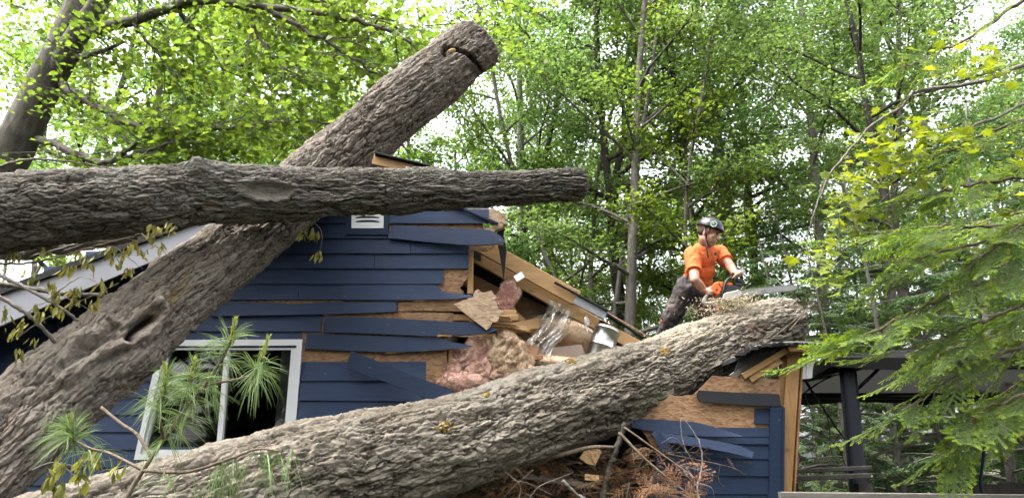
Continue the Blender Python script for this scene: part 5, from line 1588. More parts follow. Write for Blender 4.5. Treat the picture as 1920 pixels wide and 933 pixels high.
# ------------------------------------------------------------------ the man with the chainsaw
man = thing('person', 'man in orange t-shirt, dark trousers and black helmet bending to cut behind the big trunk', 'person', tuple(D(1300, 690, 6.85)))
RV = Vector((-.62, -.78, 0)).normalized()           # towards his right hand
FV = Vector((.78, -.62, 0)).normalized()            # the way he faces
hipR, hipL = D(1288, 545, 6.74), D(1320, 546, 6.90)
pel = (hipR + hipL) / 2 + Vector((0, 0, .03))
neck = D(1320, 472, 6.72)
shR, shL = D(1299, 483, 6.64), D(1350, 480, 6.88)
elR, elL = D(1303, 531, 6.42), D(1367, 501, 6.70)
wrR, wrL = D(1321, 549, 6.46), D(1378, 517, 6.47)
kneeR, kneeL = D(1257, 604, 6.76), D(1330, 616, 6.84)
ankR, ankL = D(1234, 690, 6.92), D(1338, 702, 6.98)
TU = (neck - pel).normalized()
TR = (RV - TU * RV.dot(TU)).normalized(); TF = TR.cross(TU) * -1
if TF.dot(FV) < 0: TF = -TF
BR = Matrix((TR, TF, TU)).transposed()              # torso basis (columns)
hd = D(1330, 443, 6.66)
HF = Vector((.76, -.52, -.42)).normalized()         # the face looks at the cut
HR = (RV - HF * RV.dot(HF)).normalized(); HU = HR.cross(HF)
if HU.z < 0: HU = -HU
HB = Matrix((HR, HF, HU)).transposed()
def H(x, y, z): return hd + HB @ Vector((x, y, z))
# body: one continuous skin
b = MB()
b.ball(H(0, -.012, .035), (.074, .094, .092), HB)
b.ball(H(0, .018, -.045), (.060, .070, .072), HB)
b.ball(H(0, .052, -.085), (.030, .028, .024), HB)                     # chin
b.ball(H(0, .066, -.008), (.040, .026, .030), HB)
b.capsule(H(0, .088, .012), .008, H(0, .104, -.022), .0125, 10)     # nose
b.ball(H(.011, .093, -.026), .0085, None, 8, 6); b.ball(H(-.011, .093, -.026), .0085, None, 8, 6)
b.capsule(H(.036, .078, .030), .010, H(-.036, .078, .030), .010, 8)   # brow
b.ball(H(.038, .064, -.014), (.018, .016, .016), HB); b.ball(H(-.038, .064, -.014), (.018, .016, .016), HB)
b.capsule(H(.018, .083, -.052), .0085, H(-.018, .083, -.052), .0085, 8)
for s in (1, -1):
    b.ball(H(s * .076, -.008, -.012), (.009, .018, .032), HB)
b.capsule(H(0, -.02, -.06), .055, neck + Vector((0, 0, -.02)), .062)
b.capsule(neck + Vector((0, 0, -.03)), .06, pel + TU * .1, .10)
b.ball(pel + TU * .23, (.155, .095, .11), BR)
b.capsule(shR, .055, shL, .055)
for sh_, el, wr in ((shR, elR, wrR), (shL, elL, wrL)):
    b.capsule(sh_, .054, el, .042)
    m = el.lerp(wr, .32); b.capsule(el, .041, m, .043); b.capsule(m, .043, wr, .029)
b.capsule(hipR, .075, kneeR, .05); b.capsule(hipL, .075, kneeL, .05)
def fist(wr, grip, axis, outward, curl, thumb_side):
    """Hand closed round a bar: grip = bar centre, axis = along the bar from little finger to index."""
    ax = axis.normalized(); o_ = (outward - ax * outward.dot(ax)).normalized(); t_ = ax.cross(o_) * curl
    rb = .021
    palm = grip + o_ * .028 - t_ * .012
    b.capsule(wr, .028, palm - t_ * .018, .027, 10)
    b.ball(palm - t_ * .01, (.044, .032, .019), Matrix((ax, t_, o_)).transposed(), 14, 10)
    for k_, ln in enumerate((.80, .95, 1.0, .93)):
        c0 = ax * ((k_ - 1.5) * .0205)
        kn = grip + c0 + o_ * .031 + t_ * .014
        p1 = grip + c0 + o_ * .022 + t_ * (.034 * ln)
        p2 = grip + c0 - o_ * .008 + t_ * (.036 * ln)
        p3 = grip + c0 - o_ * .027 + t_ * (.014)
        b.capsule(palm + c0 * .8, .011, kn, .0108, 8); b.capsule(kn, .0108, p1, .0098, 8); b.capsule(p1, .0098, p2, .009, 8); b.capsule(p2, .009, p3, .008, 8)
    th0 = palm + ax * .036 - t_ * .016; th1 = grip + ax * .056 + o_ * .006 - t_ * .022; th2 = grip + ax * .058 - o_ * .018 + t_ * .004
    b.capsule(th0, .0135, th1, .0115, 8); b.capsule(th1, .0115, th2, .0095, 8)
gripR = D(1332, 553.5, 6.455); fist(wrR, gripR, D(1341, 549, 6.455) - D(1326, 557, 6.455), Vector((-.1, -.75, .6)), -1, 1)
gripL = D(1383, 521.5, 6.45); fist(wrL, gripL, D(1375, 524, 6.43) - D(1389, 519, 6.47), Vector((.1, -.5, .85)), 1, 1)
body = b.fused('body', M['skin'], man, .0048, 4)
# eyes, mouth
e = MB()
for s in (1, -1): e.ball(H(s * .029, .083, .012), (.010, .006, .006), HB, 10, 6)
e.build('eyes', M['eye_dark'], body)
e = MB(); e.capsule(H(.017, .0905, -.056), .0035, H(-.017, .0905, -.056), .0035, 8); e.build('mouth', M['lip'], body)
e = MB(); e.ball(H(0, -.040, .005), (.073, .064, .055), HB, 18, 10); e.build('hair', M['hair'], body)
# t-shirt
s = MB()
s.ball(pel + TU * .275 + TF * .004, (.176, .118, .12), BR)
s.ball(pel + TU * .14 + TF * .015, (.165, .122, .13), BR)
s.ball(pel + TU * .06 + TF * .012, (.166, .126, .09), BR)
s.ball(pel + TU * .352, (.130, .085, .056), BR)
s.capsule(shR + TU * .004, .070, shL + TU * .004, .070)
s.capsule(neck + Vector((0, 0, -.05)), .085, neck + Vector((0, 0, -.018)), .066)
for sh_, el in ((shR, elR), (shL, elL)):
    m = sh_.lerp(el, .56); s.capsule(sh_, .078, m, .066)
    d_ = (el - sh_).normalized(); s.tube([m, m + d_ * .035], [.066, .070], 18)
def folds(amp, fr, seed, hang=(1, 1, .45)):
    def f(co, no):
        q = co * np.array(hang) * fr
        w = np.stack([vnoise(q * .7, seed + 9), vnoise(q * .7 + 5, seed + 10), vnoise(q * .7 + 9, seed + 11)], -1)
        r = 1 - np.abs(fbm(q + .9 * w, 3, seed))
        return co + no * (amp * (r - .7))[:, None]
    return f
s.fused('t_shirt', M['shirt_orange'], man, .0055, 5, folds(.011, 11, 3))
# trousers
t = MB()
t.ball(pel + Vector((0, 0, -.03)), (.175, .135, .13), BR)
t.ball(pel + TU * .035, (.166, .128, .06), BR)
for hp, kn, an in ((hipR, kneeR, ankR), (hipL, kneeL, ankL)):
    t.capsule(hp, .108, kn, .083); m = kn.lerp(an, .4); t.capsule(kn, .083, m, .082); t.capsule(m, .082, an, .078)
t.fused('trousers', M['trousers'], man, .0065, 5, folds(.026, 9, 23, (1, 1, .8)))
def leg_stripe(a, bb, off, r):
    q = MB(); ax = (bb - a); c = (a + bb) / 2 + off
    R = ax.to_track_quat('Z', 'Y').to_matrix(); q.ball(c, (r, r * .9, ax.length * .55), R, 14, 10); return q.build('side_stripe', M['stripe_orange'], man)
mR = kneeR.lerp(ankR, .10)
leg_stripe(hipR.lerp(kneeR, .62), mR, Vector((-.060, .01, -.005)), .040)
leg_stripe(D(1341, 572, 6.86), D(1345, 604, 6.86), Vector((.010, 0, 0)), .022)
bt = MB()
for an in (ankR, ankL):
    bt.capsule(an, .062, an + Vector((0, 0, -.08)), .060); bt.capsule(an + Vector((0, 0, -.10)), .048, an + FV * .17 + Vector((0, 0, -.115)), .042)
bt.fused('boots', M['boot'], man, .007, 3)
# helmet
hc = H(0, -.008, .052)
hel = MB(); nu = 36; rows = []
for j in range(13):
    f = j / 12 * 1.62
    rows.append((math.sin(f), math.cos(f)))
vv = []
for j, (sn, cs) in enumerate(rows):
    for i in range(nu):
        p_ = 2 * math.pi * i / nu
        rx, ry, rz = .098, .125, .098
        ridge = 1 + .018 * math.cos(6 * p_) * sn * (1 - sn * .3)
        flare = 1.0 + (.05 * max(0, math.sin(p_)) ** 2 if j >= 11 else 0) + (.03 if j == 12 else 0)
        vv.append(hc + HB @ Vector((rx * sn * math.cos(p_) * ridge * flare, ry * sn * math.sin(p_) * ridge * flare, rz * cs * ridge - .008 * (j == 12))))
n0 = len(vv)
vv += [hc + (p - hc) * .94 for p in vv]
ff = [[j * nu + i, (j + 1) * nu + i, (j + 1) * nu + (i + 1) % nu, j * nu + (i + 1) % nu] for j in range(12) for i in range(nu)]
ff += [[n0 + x for x in reversed(q)] for q in ff]
ff += [[12 * nu + i, n0 + 12 * nu + i, n0 + 12 * nu + (i + 1) % nu, 12 * nu + (i + 1) % nu] for i in range(nu)]
hel.add(vv, ff, 0, True)
helmet = hel.build('helmet', M['helmet_black'], man)
def on_helmet(px, py, lift=.002):
    """Point of the helmet shell seen at a pixel, with its normal."""
    d_ = (D(px, py, 1) - CAMV).normalized(); q = HB.transposed() @ (CAMV - hc); w = HB.transposed() @ d_
    r = Vector((.098, .125, .098)); a_ = sum((w[i] / r[i]) ** 2 for i in range(3)); bq = 2 * sum(q[i] * w[i] / r[i] ** 2 for i in range(3)); cq = sum((q[i] / r[i]) ** 2 for i in range(3)) - 1
    dsc = bq * bq - 4 * a_ * cq
    if dsc < 0: dsc = 0
    tt = (-bq - math.sqrt(dsc)) / 2 / a_; p_ = q + w * tt
    nn = Vector([p_[i] / r[i] ** 2 for i in range(3)]).normalized()
    return hc + HB @ p_ + HB @ nn * lift, HB @ nn
def disc(mb, c, nn, r, th, n=24, r_in=None, mat=0):
    R = nn.to_track_quat('Z', 'Y').to_matrix()
    if r_in is None:
        mb.prism([c + R @ Vector((r * math.cos(6.2832 * i / n), r * math.sin(6.2832 * i / n), th)) for i in range(n)], R @ Vector((0, 0, -th * 2)), mat)
    else:
        for i in range(n):
            a0, a1 = 6.2832 * i / n, 6.2832 * (i + 1) / n
            mb.prism([c + R @ Vector((q * math.cos(z), q * math.sin(z), th)) for q, z in ((r_in, a0), (r, a0), (r, a1), (r_in, a1))], R @ Vector((0, 0, -th * 2)), mat)
c_, n_ = on_helmet(1338.5, 425.5, .004)
em = MB(); disc(em, c_, n_, .0295, .003, 28, .0275, 0); disc(em, c_, n_, .0225, .003, 28, .0205, 0)
for i in range(14):
    a0 = 6.2832 * i / 14; R = n_.to_track_quat('Z', 'Y').to_matrix()
    em.ball(c_ + R @ Vector((.0255 * math.cos(a0), .0255 * math.sin(a0), .002)), .0018, None, 6, 4, 0)
R = n_.to_track_quat('Z', 'Y').to_matrix()
em.ball(c_ + n_ * .002, (.011, .013, .004), R, 12, 6, 1); em.ball(c_ + n_ * .003 + R @ Vector((.006, .006, 0)), (.007, .005, .003), R, 8, 5, 1); em.ball(c_ + n_ * .003 + R @ Vector((-.006, -.007, 0)), (.005, .006, .003), R, 8, 5, 1)
em.build('emblem', [M['vent_metal'], M['emblem_green']], helmet)
st = MB(); q_ = [on_helmet(x, y, .003)[0] for x, y in ((1318.5, 413), (1325, 415), (1323.5, 422.5), (1316.5, 420.5))]
st.prism(q_, on_helmet(1321, 418)[1] * -.004); st.build('sticker', M['sticker_white'], helmet)
sg = MB()
def strap(pts, r=.0045): sg.tube(pts, r, 6)
strap([H(.078, -.02, .04), H(.084, .0, -.01), H(.070, .02, -.06), H(.035, .045, -.105), H(0, .05, -.115)])
strap([H(.080, .03, .04), H(.080, .02, -.02), H(.070, .02, -.06)])
strap([H(.055, .025, -.085), H(.06, .05, -.14), H(.055, .075, -.19), H(.05, .09, -.215)], .006)
strap([H(-.078, .0, .04), H(-.07, .02, -.06), H(0, .05, -.115)])
sg.build('chin_strap', M['strap_black'], helmet)
dt = MB(); dt.ball(D(1342, 481, 6.60), (.012, .006, .016), None, 8, 6); dt.build('shirt_pin', M['strap_black'], man)

# ------------------------------------------------------------------ chainsaw
YS = 6.255
saw = thing('chainsaw', 'big orange and grey chainsaw with a long pale bar held over the trunk', 'chainsaw', tuple(P(1360, 560, YS)))
def spart(name, polys, mat, parent=None, bev=.004):
    mb = MB()
    for poly, y0, th in polys: slab(mb, poly, YS + y0, th)
    o = mb.build(name, mat, parent or saw)
    if bev:
        bv = o.modifiers.new('bevel', 'BEVEL'); bv.width = bev; bv.segments = 2; bv.limit_method = 'ANGLE'
    return o
cov = spart('top_cover', [([(1332.5, 548), (1335, 542), (1340, 535.5), (1347, 533), (1358, 533.8), (1357.5, 541), (1355.5, 547), (1352, 553), (1347.5, 559.5), (1340, 554)], -.012, .115)], M['saw_orange'], bev=.01)
spart('vent_slots', [([(1343 + i * 1.7, 546.5), (1344 + i * 1.7, 546.3), (1342.9 + i * 1.7, 551), (1341.9 + i * 1.7, 551)], -.0145, .004) for i in range(3)], M['mark_black'], cov, 0)
spart('cover_strap', [([(1347.5, 535), (1349, 534.5), (1351, 540), (1355.5, 544.5), (1355, 546.5), (1350, 542)], -.015, .02)], M['saw_dark'], cov, 0)
hm = MB()
hp = [P(x, y, YS + .035) for x, y in ((1333, 549), (1340, 553.5), (1348, 561), (1346.5, 569), (1343, 573.5), (1330, 574), (1320.5, 574), (1319.5, 569.5), (1321.5, 565.5), (1326, 559), (1333, 549))]
hm.tube([Vector(p) for p in catmull(hp, 44)], .0155, 12)
hm.fused('rear_handle', M['saw_grey'], saw, .004, 2)
spart('engine', [([(1357, 543), (1364, 539), (1376, 540.5), (1386, 541), (1390.5, 545), (1389, 551), (1384, 551.5), (1372, 553.5), (1357, 556)], -.01, .11), ([(1348, 561), (1355, 556), (1357, 565), (1352, 573), (1347, 572)], .0, .08)], M['saw_dark'], bev=.006)
spart('engine_accent', [([(1363, 535.6), (1370, 535.2), (1375.5, 537.3), (1373, 540), (1364, 540)], -.005, .08)], M['saw_orange'], bev=.003)
spart('clutch_cover', [([(1357, 556), (1364, 553), (1376, 551), (1386, 548.5), (1391, 551), (1392, 560), (1386, 565.5), (1374, 567.5), (1355, 568.2)], -.035, .05)], M['saw_grey'], bev=.008)
hm = MB(); hp = [P(x, y, YS + z) for x, y, z in ((1354, 562, -.012), (1357, 550, -.022), (1360, 538, -.022), (1364.5, 530, -.015), (1372, 526.5, .0), (1380, 523.5, .03), (1386, 521, .06), (1390, 524, .09), (1391, 535, .10))]
hm.tube([Vector(p) for p in catmull(hp, 40)], .0125, 10); hm.build('front_handle', M['rubber_black'], saw)
hm = MB(); hp = [P(x, y, YS + z) for x, y, z in ((1375, 532, -.02), (1376, 524, -.03), (1380, 519, -.03), (1386, 517.3, -.02), (1391, 520, -.0), (1392.8, 527, .01), (1391.5, 536, .01), (1388.5, 544, .0))]
hm.tube([Vector(p) for p in catmull(hp, 36)], [.006] * 36, 8)
for (x0, y0, x1, y1) in ((1380, 530, 1391, 533), (1378, 537, 1390, 540)): hm.beam(P(x0, y0, YS), P(x1, y1, YS), .03, .028)
hm.build('hand_guard', M['rubber_black'], saw)
barp = [(1388, 550.5), (1405, 548), (1435, 543.6), (1465, 540.6), (1484, 539.3), (1491, 539.8), (1495.5, 541.8), (1497, 544.6), (1495.5, 547.6), (1490, 550), (1478, 552), (1450, 555.2), (1420, 558.8), (1386, 562.5)]
br = spart('guide_bar', [([(960 + (x - 960), y + (548 - y) * .0 + (1.9 if y < (552 - (x - 1388) * .06) else -1.9)) if x < 1489 else (x - 2.2, y + (546 - y) * .25) for x, y in barp], .008, .008)], M['bar_steel'], bev=0)
spart('saw_chain', [(barp, .0095, .005)], M['bar_edge'], bev=0)
def stroke(mb, pts, w=.0028):
    for a_, c_ in zip(pts[:-1], pts[1:]): mb.beam(P(*a_, YS + .0065), P(*c_, YS + .0065), .002, w, (0, 0, 1), 0, .0002)
ml = MB()
stroke(ml, [(1428.2, 554.6), (1428.8, 551.4)]); stroke(ml, [(1428.8, 551.4), (1431.2, 551.4), (1431.6, 554.4)]); stroke(ml, [(1433.5, 551), (1433.1, 554.6)], .002)
stroke(ml, [(1434.2, 549.2), (1436.2, 554.2), (1439.6, 553.6)])
ml.build('bar_lettering', M['mark_black'], br)
# chips flying from the cut
plain('sawdust', (.62, .50, .34), .9, .2, 40)
rd = random.Random(5); sd = MB()
for i in range(2800):
    a_ = rd.random()
    if a_ < .55: x, y = rd.gauss(1364, 22), 568 + abs(rd.gauss(0, 13)) - 6
    elif a_ < .8: x, y = rd.gauss(1395, 14), rd.gauss(563, 7)
    else: x, y = rd.gauss(1330, 26), rd.gauss(585, 14)
    c_ = P(x, y, YS + rd.gauss(0, .05)); r_ = rd.uniform(.0014, .0046)
    v_ = [c_ + Vector((rd.gauss(0, 1), rd.gauss(0, 1), rd.gauss(0, 1))) * r_ for _ in range(4)]
    sd.add(v_, [[0, 1, 2], [0, 2, 3], [0, 3, 1], [1, 3, 2]])
_sd = sd.build('sawdust', M['sawdust']); _sd.location.z = .02
tag(_sd, 'pale sawdust flying from the chainsaw above the trunk', 'sawdust', kind='stuff')

for o_ in (man, saw): o_.location.z += .028
# ------------------------------------------------------------------ gazebo, rail, fence, planks (right)
gz = thing('gazebo', 'dark metal gazebo with a grey fabric canopy beyond the house corner', 'gazebo', tuple(P(1592, 900, 7.0)))
gz.location.z = 0
def post(px_t, py_t, px_b, py_b, Y, w=.165):
    a, c = P(px_b, py_b, Y), P(px_t, py_t, Y)
    a = Vector((a.x, Y, 0.0)); c = Vector((c.x, Y, c.z)); a.x = c.x + (a.x - c.x)
    mb = MB(); n = 20; prof = []
    for i in range(n):
        q = 6.2832 * i / n; r = w / 2 * (1 + .05 * math.cos(5 * q)); prof.append((r * math.cos(q), r * math.sin(q)))
    mb.prism([a + Vector((x, y, 0)) for x, y in prof], [c + Vector((x, y, 0)) for x, y in prof])
    mb.beam(c + Vector((0, 0, -.02)), c + Vector((0, 0, .04)), w * 1.25, w * 1.25, (0, 1, 0))
    return mb.build('post', M['gazebo_metal'], gz)
YG = 7.0
c0 = P(1589, 684, YG); zt = c0.z
post(1589, 684, 1600, 925, YG, .15)
for X, Y in ((c0.x + 5.2, YG), (c0.x + 5.2, YG + 3.0), (c0.x + .15, YG + 3.0)):
    mb = MB(); mb.tube([(X, Y, 0), (X, Y, zt)], .075, 16); mb.build('post', M['gazebo_metal'], gz)
mb = MB()
cs = [Vector((c0.x, YG, zt)), Vector((c0.x + 5.2, YG, zt)), Vector((c0.x + 5.2, YG + 3.0, zt)), Vector((c0.x, YG + 3.0, zt))]
for i in range(4): mb.beam(cs[i], cs[(i + 1) % 4], .05, .075)
apex = Vector((c0.x + 2.6, YG + 1.5, zt + .55))
for c_ in cs: mb.beam(c_ + Vector((0, 0, .03)), apex, .03, .04)
mb.build('frame', M['gazebo_metal'], gz)
mb = MB()
for a_, c_ in ((P(1598, 738, YG), P(1672, 668, YG)),): mb.tube([a_, c_], .016, 8)
mb.build('brace', M['gazebo_metal'], gz)
mb = MB()
ex = .28
e = [cs[0] + Vector((-ex, -ex, .0)), cs[1] + Vector((ex, -ex, .0)), cs[2] + Vector((ex, ex, 0)), cs[3] + Vector((-ex, ex, 0))]
for i in range(4):
    a_, c_ = e[i], e[(i + 1) % 4]
    N_ = 10
    for j in range(N_):
        f0, f1 = j / N_, (j + 1) / N_
        p0, p1 = a_.lerp(c_, f0), a_.lerp(c_, f1)
        s0, s1 = -.05 * math.sin(math.pi * f0 * 3) ** 2, -.05 * math.sin(math.pi * f1 * 3) ** 2
        ap = apex + Vector((0, 0, .05))
        m0, m1 = p0.lerp(ap, .5) + Vector((0, 0, -.05)), p1.lerp(ap, .5) + Vector((0, 0, -.05))
        mb.add([p0 + Vector((0, 0, .03)), p1 + Vector((0, 0, .03)), m1, m0], [[0, 1, 2, 3]], 0, True)
        mb.add([m0, m1, ap], [[0, 1, 2]], 0, True)
        mb.add([p0 + Vector((0, 0, .03)), p1 + Vector((0, 0, .03)), p1 + Vector((0, 0, -.05 + s1)), p0 + Vector((0, 0, -.05 + s0))], [[0, 1, 2, 3]])
mb.build('canopy', M['canopy_cloth'], gz)
rail = MB()
rail.beam(P(1462, 927, 5.25), P(2250, 936, 5.0), .09, .04, (0, 0, 1))
rl_ = thing('deck_rail', 'weathered wooden deck rail along the lower right edge', 'railing', tuple(P(1700, 930, 5.2)))
rl_.location.z = 0
rail.build('top_rail', M['weathered'], rl_)
for x in (1500, 1700, 1900, 2100):
    mb = MB(); a_ = P(x, 934, 5.18); mb.beam((a_.x, 5.18, 0), (a_.x, 5.18, a_.z - .01), .07, .07, (0, 1, 0)); mb.build('post', M['weathered'], rl_)
pk = thing('plank', 'upper dark weathered plank lying behind the house corner', 'plank', tuple(P(1540, 892, 6.6)))
mb = MB(); mb.beam(P(1470, 884, 6.7), P(1632, 876, 6.5), .16, .035); mb.build('board', M['plank_dark'], pk)
pk = thing('plank', 'lower dark weathered plank just above the deck rail', 'plank', tuple(P(1540, 902, 6.5)))
mb = MB(); mb.beam(P(1470, 897, 6.6), P(1628, 891, 6.45), .16, .04); mb.build('board', M['plank_dark'], pk)
st = MB()
for x, Y in ((1478, 6.75), (1615, 6.55)):
    a_ = P(x, 898, Y); st.beam((a_.x, Y, 0), (a_.x, Y, a_.z - .03), .12, .12, (0, 1, 0))
tag(st.build('trestle', M['plank_dark']), 'low trestle of two stubby posts carrying the dark planks', 'trestle')
fn = thing('fence', 'low dark board fence at the lower right behind the bushes', 'fence', tuple(P(1860, 920, 8.6)))
fn.location.z = 0
mb = MB(); rr_ = random.Random(2); x = P(1775, 900, 8.6).x; xe = x + 4.2
while x < xe:
    h_ = P(1850, 905, 8.6).z + rr_.uniform(-.012, .012); mb.prism([(x, 8.6, 0), (x + .135, 8.6, 0), (x + .135, 8.6, h_), (x, 8.6, h_)], (0, .02, 0)); x += .14
mb.build('boards', M['fence_dark'], fn)
mb = MB(); mb.beam((P(1775, 900, 8.6).x, 8.64, .5), (xe, 8.64, .5), .04, .09); mb.beam((P(1775, 900, 8.6).x, 8.64, 1.1), (xe, 8.64, 1.1), .04, .09); mb.build('rails', M['fence_dark'], fn)
mb = MB(); a_ = P(1838, 905, 8.3); c_ = P(1848, 818, 8.3); mb.tube([(a_.x, 8.3, 0), a_, c_], .016, 8); tag(mb.build('pole', M['trim_blue']), 'thin blue pole standing in front of the dark fence', 'pole')

# ------------------------------------------------------------------ broken branches and dead boughs
def sticks(name, label, cat, lines, mat, group=None, parts=None, seed=0):
    """A broken branch: each line is (points (px,py,t), r0, r1)."""
    t0 = lines[0][0][0]
    root = thing(name, label, cat, tuple(D(*t0)), group)
    mb = MB(); rg_ = np.random.default_rng(seed + 5); out = []
    for pts, r0, r1 in lines:
        n = max(8, len(pts) * 7)
        q = catmull([list(D(*p)) for p in pts], n); q[1:-1] += rg_.normal(0, r0 * .14 + .001, (n - 2, 3))
        mb.tube([Vector(p) for p in q], list(np.linspace(r0, r1, n) * (1 + .08 * rg_.normal(size=n))), 8 if r0 > .01 else 5); out.append(q)
    mb.build('stem', mat, root)
    return root, out
def wilt(root, spots, seed=0, size=.045, n=(7, 12)):
    """Hanging clusters of limp curled leaves with thin stalks."""
    rg_ = np.random.default_rng(seed); P_ = []; mb = MB()
    Vs, Fs, o_ = [], [], 0
    for (px, py, t) in spots:
        c = np.array(D(px, py - 10, t)); m = rg_.integers(*n)
        for _ in range(m):
            top_ = c + rg_.normal(0, .016, 3); d = np.array([rg_.normal(0, .35), rg_.normal(0, .35), -1]); d /= np.linalg.norm(d)
            L = size * rg_.uniform(.7, 1.3); w = L * rg_.uniform(.14, .26); s = np.cross(d, rg_.normal(0, 1, 3)); s /= np.linalg.norm(s); k_ = np.cross(s, d)
            pts = []
            for f, wf in ((0, .15), (.25, .8), (.55, 1.0), (.8, .6), (1, .08)):
                bend = k_ * L * (.5 * f * f - .25 * f)
                mid = top_ + d * L * f + bend
                pts.append([mid - s * w * wf + k_ * w * .7 * wf, mid, mid + s * w * wf + k_ * w * .7 * wf])
            V = np.array(pts).reshape(-1, 3); Vs.append(V)
            Fs += [[o_ + r_ * 3 + cc, o_ + r_ * 3 + cc + 1, o_ + r_ * 3 + 4 + cc, o_ + r_ * 3 + 3 + cc] for r_ in range(4) for cc in range(2)]; o_ += 15
    me = np_mesh('leaves', np.concatenate(Vs), [(np.array(Fs), 0)], [M['leaf_wilted']], True)
    b_ = np_obj('leaves', me, root); keep_world(b_, root)
GB = 'broken branches with wilted leaves at the left'
r_, _ = sticks('broken_branch', 'thick bare stick slanting down to the leaning trunk at the left edge', 'branch', [([(-60, 520, 3.9), (0, 556, 3.9), (50, 588, 3.92), (78, 612, 3.95), (104, 642, 4.0)], .014, .010), ([(50, 588, 3.92), (75, 570, 3.9), (120, 560, 3.9)], .003, .001), ([(20, 640, 3.85), (80, 600, 3.85), (160, 560, 3.85), (222, 530, 3.9)], .003, .001)], M['twig_grey'], GB, seed=1)
wilt(r_, [(15, 593, 3.85), (27, 630, 3.85), (48, 618, 3.85), (69, 644, 3.85), (36, 670, 3.85), (103, 586, 3.88), (141, 548, 3.9), (76, 590, 3.86)], 1)
r_, _ = sticks('broken_branch', 'long bare stick running from the left edge down across the white rake board', 'branch', [([(-60, 480, 4.1), (0, 514, 4.05), (50, 540, 4.0), (100, 568, 4.0), (146, 600, 4.05)], .012, .008), ([(40, 536, 4.0), (110, 552, 3.98), (165, 578, 3.96)], .003, .001), ([(90, 562, 4.0), (150, 520, 3.95), (190, 535, 3.95)], .003, .0012)], M['twig_grey'], GB, seed=2)
wilt(r_, [(99, 541, 3.95), (110, 560, 3.95), (189, 538, 3.95), (171, 574, 3.95), (141, 566, 3.95), (127, 512, 3.95), (168, 503, 3.95), (60, 520, 3.95)], 2)
r_, _ = sticks('broken_branch', 'straight grey stick lying level over the rake board below the limb', 'branch', [([(-60, 525, 4.6), (0, 533, 4.6), (60, 541, 4.6), (120, 550, 4.6), (195, 553, 4.65)], .020, .013)], M['twig_grey'], GB, seed=3)
r_, _ = sticks('broken_branch', 'leafy drooping twig under the level limb in front of the white rake board', 'branch', [([(-40, 492, 4.3), (20, 495, 4.25), (90, 487, 4.2), (160, 466, 4.15), (220, 450, 4.15), (265, 438, 4.2)], .008, .002), ([(160, 466, 4.15), (215, 462, 4.1), (285, 445, 4.1), (335, 425, 4.1)], .003, .001), ([(215, 462, 4.1), (250, 490, 4.1), (268, 505, 4.1)], .003, .001), ([(265, 438, 4.2), (300, 470, 4.1), (290, 490, 4.1)], .003, .001)], M['twig'], GB, seed=4)
wilt(r_, [(26, 486, 4.2), (82, 478, 4.2), (151, 483, 4.15), (220, 497, 4.1), (247, 469, 4.1), (232, 478, 4.1), (285, 452, 4.1), (305, 469, 4.1), (322, 434, 4.1), (242, 512, 4.1), (208, 478, 4.1), (270, 478, 4.1), (295, 440, 4.1)], 3)
r_, _ = sticks('broken_limb', 'short thick broken limb with a pale end lodged beneath the long level limb', 'branch', [([(10, 474, 4.75), (70, 470, 4.75), (150, 458, 4.8), (260, 442, 4.85)], .050, .036), ([(0, 472, 4.6), (60, 465, 4.6), (110, 462, 4.62)], .018, .013), ([(60, 480, 4.7), (170, 452, 4.7), (240, 440, 4.7)], .008, .004), ([(120, 470, 4.68), (200, 445, 4.68), (262, 452, 4.66)], .005, .002)], M['twig_grey'], GB, seed=5)
r_, _ = sticks('broken_branch', 'thin wilted twig lying low between the leaning trunk and the pine bough', 'branch', [([(60, 880, 3.1), (105, 866, 3.1), (150, 895, 3.1), (200, 880, 3.05), (262, 868, 3.0)], .003, .001), ([(100, 866, 3.1), (150, 872, 3.1), (210, 860, 3.1)], .002, .001)], M['twig_grey'], GB, seed=6)
wilt(r_, [(110, 880, 3.05), (88, 905, 3.05), (103, 920, 3.05), (158, 872, 3.05), (170, 858, 3.05), (150, 900, 3.05), (225, 884, 3.0), (180, 875, 3.02)], 4, .05)
r_, _ = sticks('wilted_twig', 'tiny drooping twig with pale leaf clusters hanging against the blue boards', 'twig', [([(588, 416, 5.0), (602, 432, 5.0), (603, 455, 5.0), (598, 480, 5.0)], .002, .001), ([(588, 416, 5.0), (575, 425, 5.0), (567, 436, 5.0)], .0015, .001)], M['twig_grey'], None, seed=7)
wilt(r_, [(566, 445, 5.0), (583, 442, 5.0), (592, 448, 5.0), (596, 486, 5.0)], 5, .055)
r_, _ = sticks('broken_branch', 'thin bare branch lying along the top of the level limb at the left edge', 'branch', [([(-40, 320, 4.1), (0, 311, 4.1), (50, 299, 4.1), (110, 301, 4.15), (170, 309, 4.25), (215, 317, 4.3)], .010, .003), ([(60, 299, 4.1), (110, 292, 4.1), (150, 292, 4.15)], .003, .001)], M['twig_grey'], GB, seed=8)

# --- pine bough in the near left
pine = thing('pine_bough', 'broken pine bough with long green needles and pale candles in front of the window', 'pine bough', tuple(D(238, 940, 2.3)))
PB = MB()
def pl(pts, r0, r1, n=16):
    q = catmull([list(D(*p)) for p in pts], n); PB.tube([Vector(p) for p in q], list(np.linspace(r0, r1, n)), 7); return q
pl([(225, 975, 2.28), (238, 933, 2.3), (268, 881, 2.32), (306, 826, 2.34), (351, 762, 2.36), (385, 720, 2.37), (423, 660, 2.4), (434, 625, 2.4)], .0085, .004, 30)
pl([(385, 722, 2.37), (420, 715, 2.35), (457, 707, 2.34), (488, 692, 2.32), (497, 668, 2.32)], .0045, .0025)
pl([(268, 881, 2.32), (351, 884, 2.25), (435, 858, 2.2), (484, 841, 2.18), (530, 846, 2.16)], .006, .003)
pl([(268, 881, 2.32), (208, 850, 2.4), (165, 838, 2.45), (132, 815, 2.5), (128, 792, 2.5)], .005, .0028)
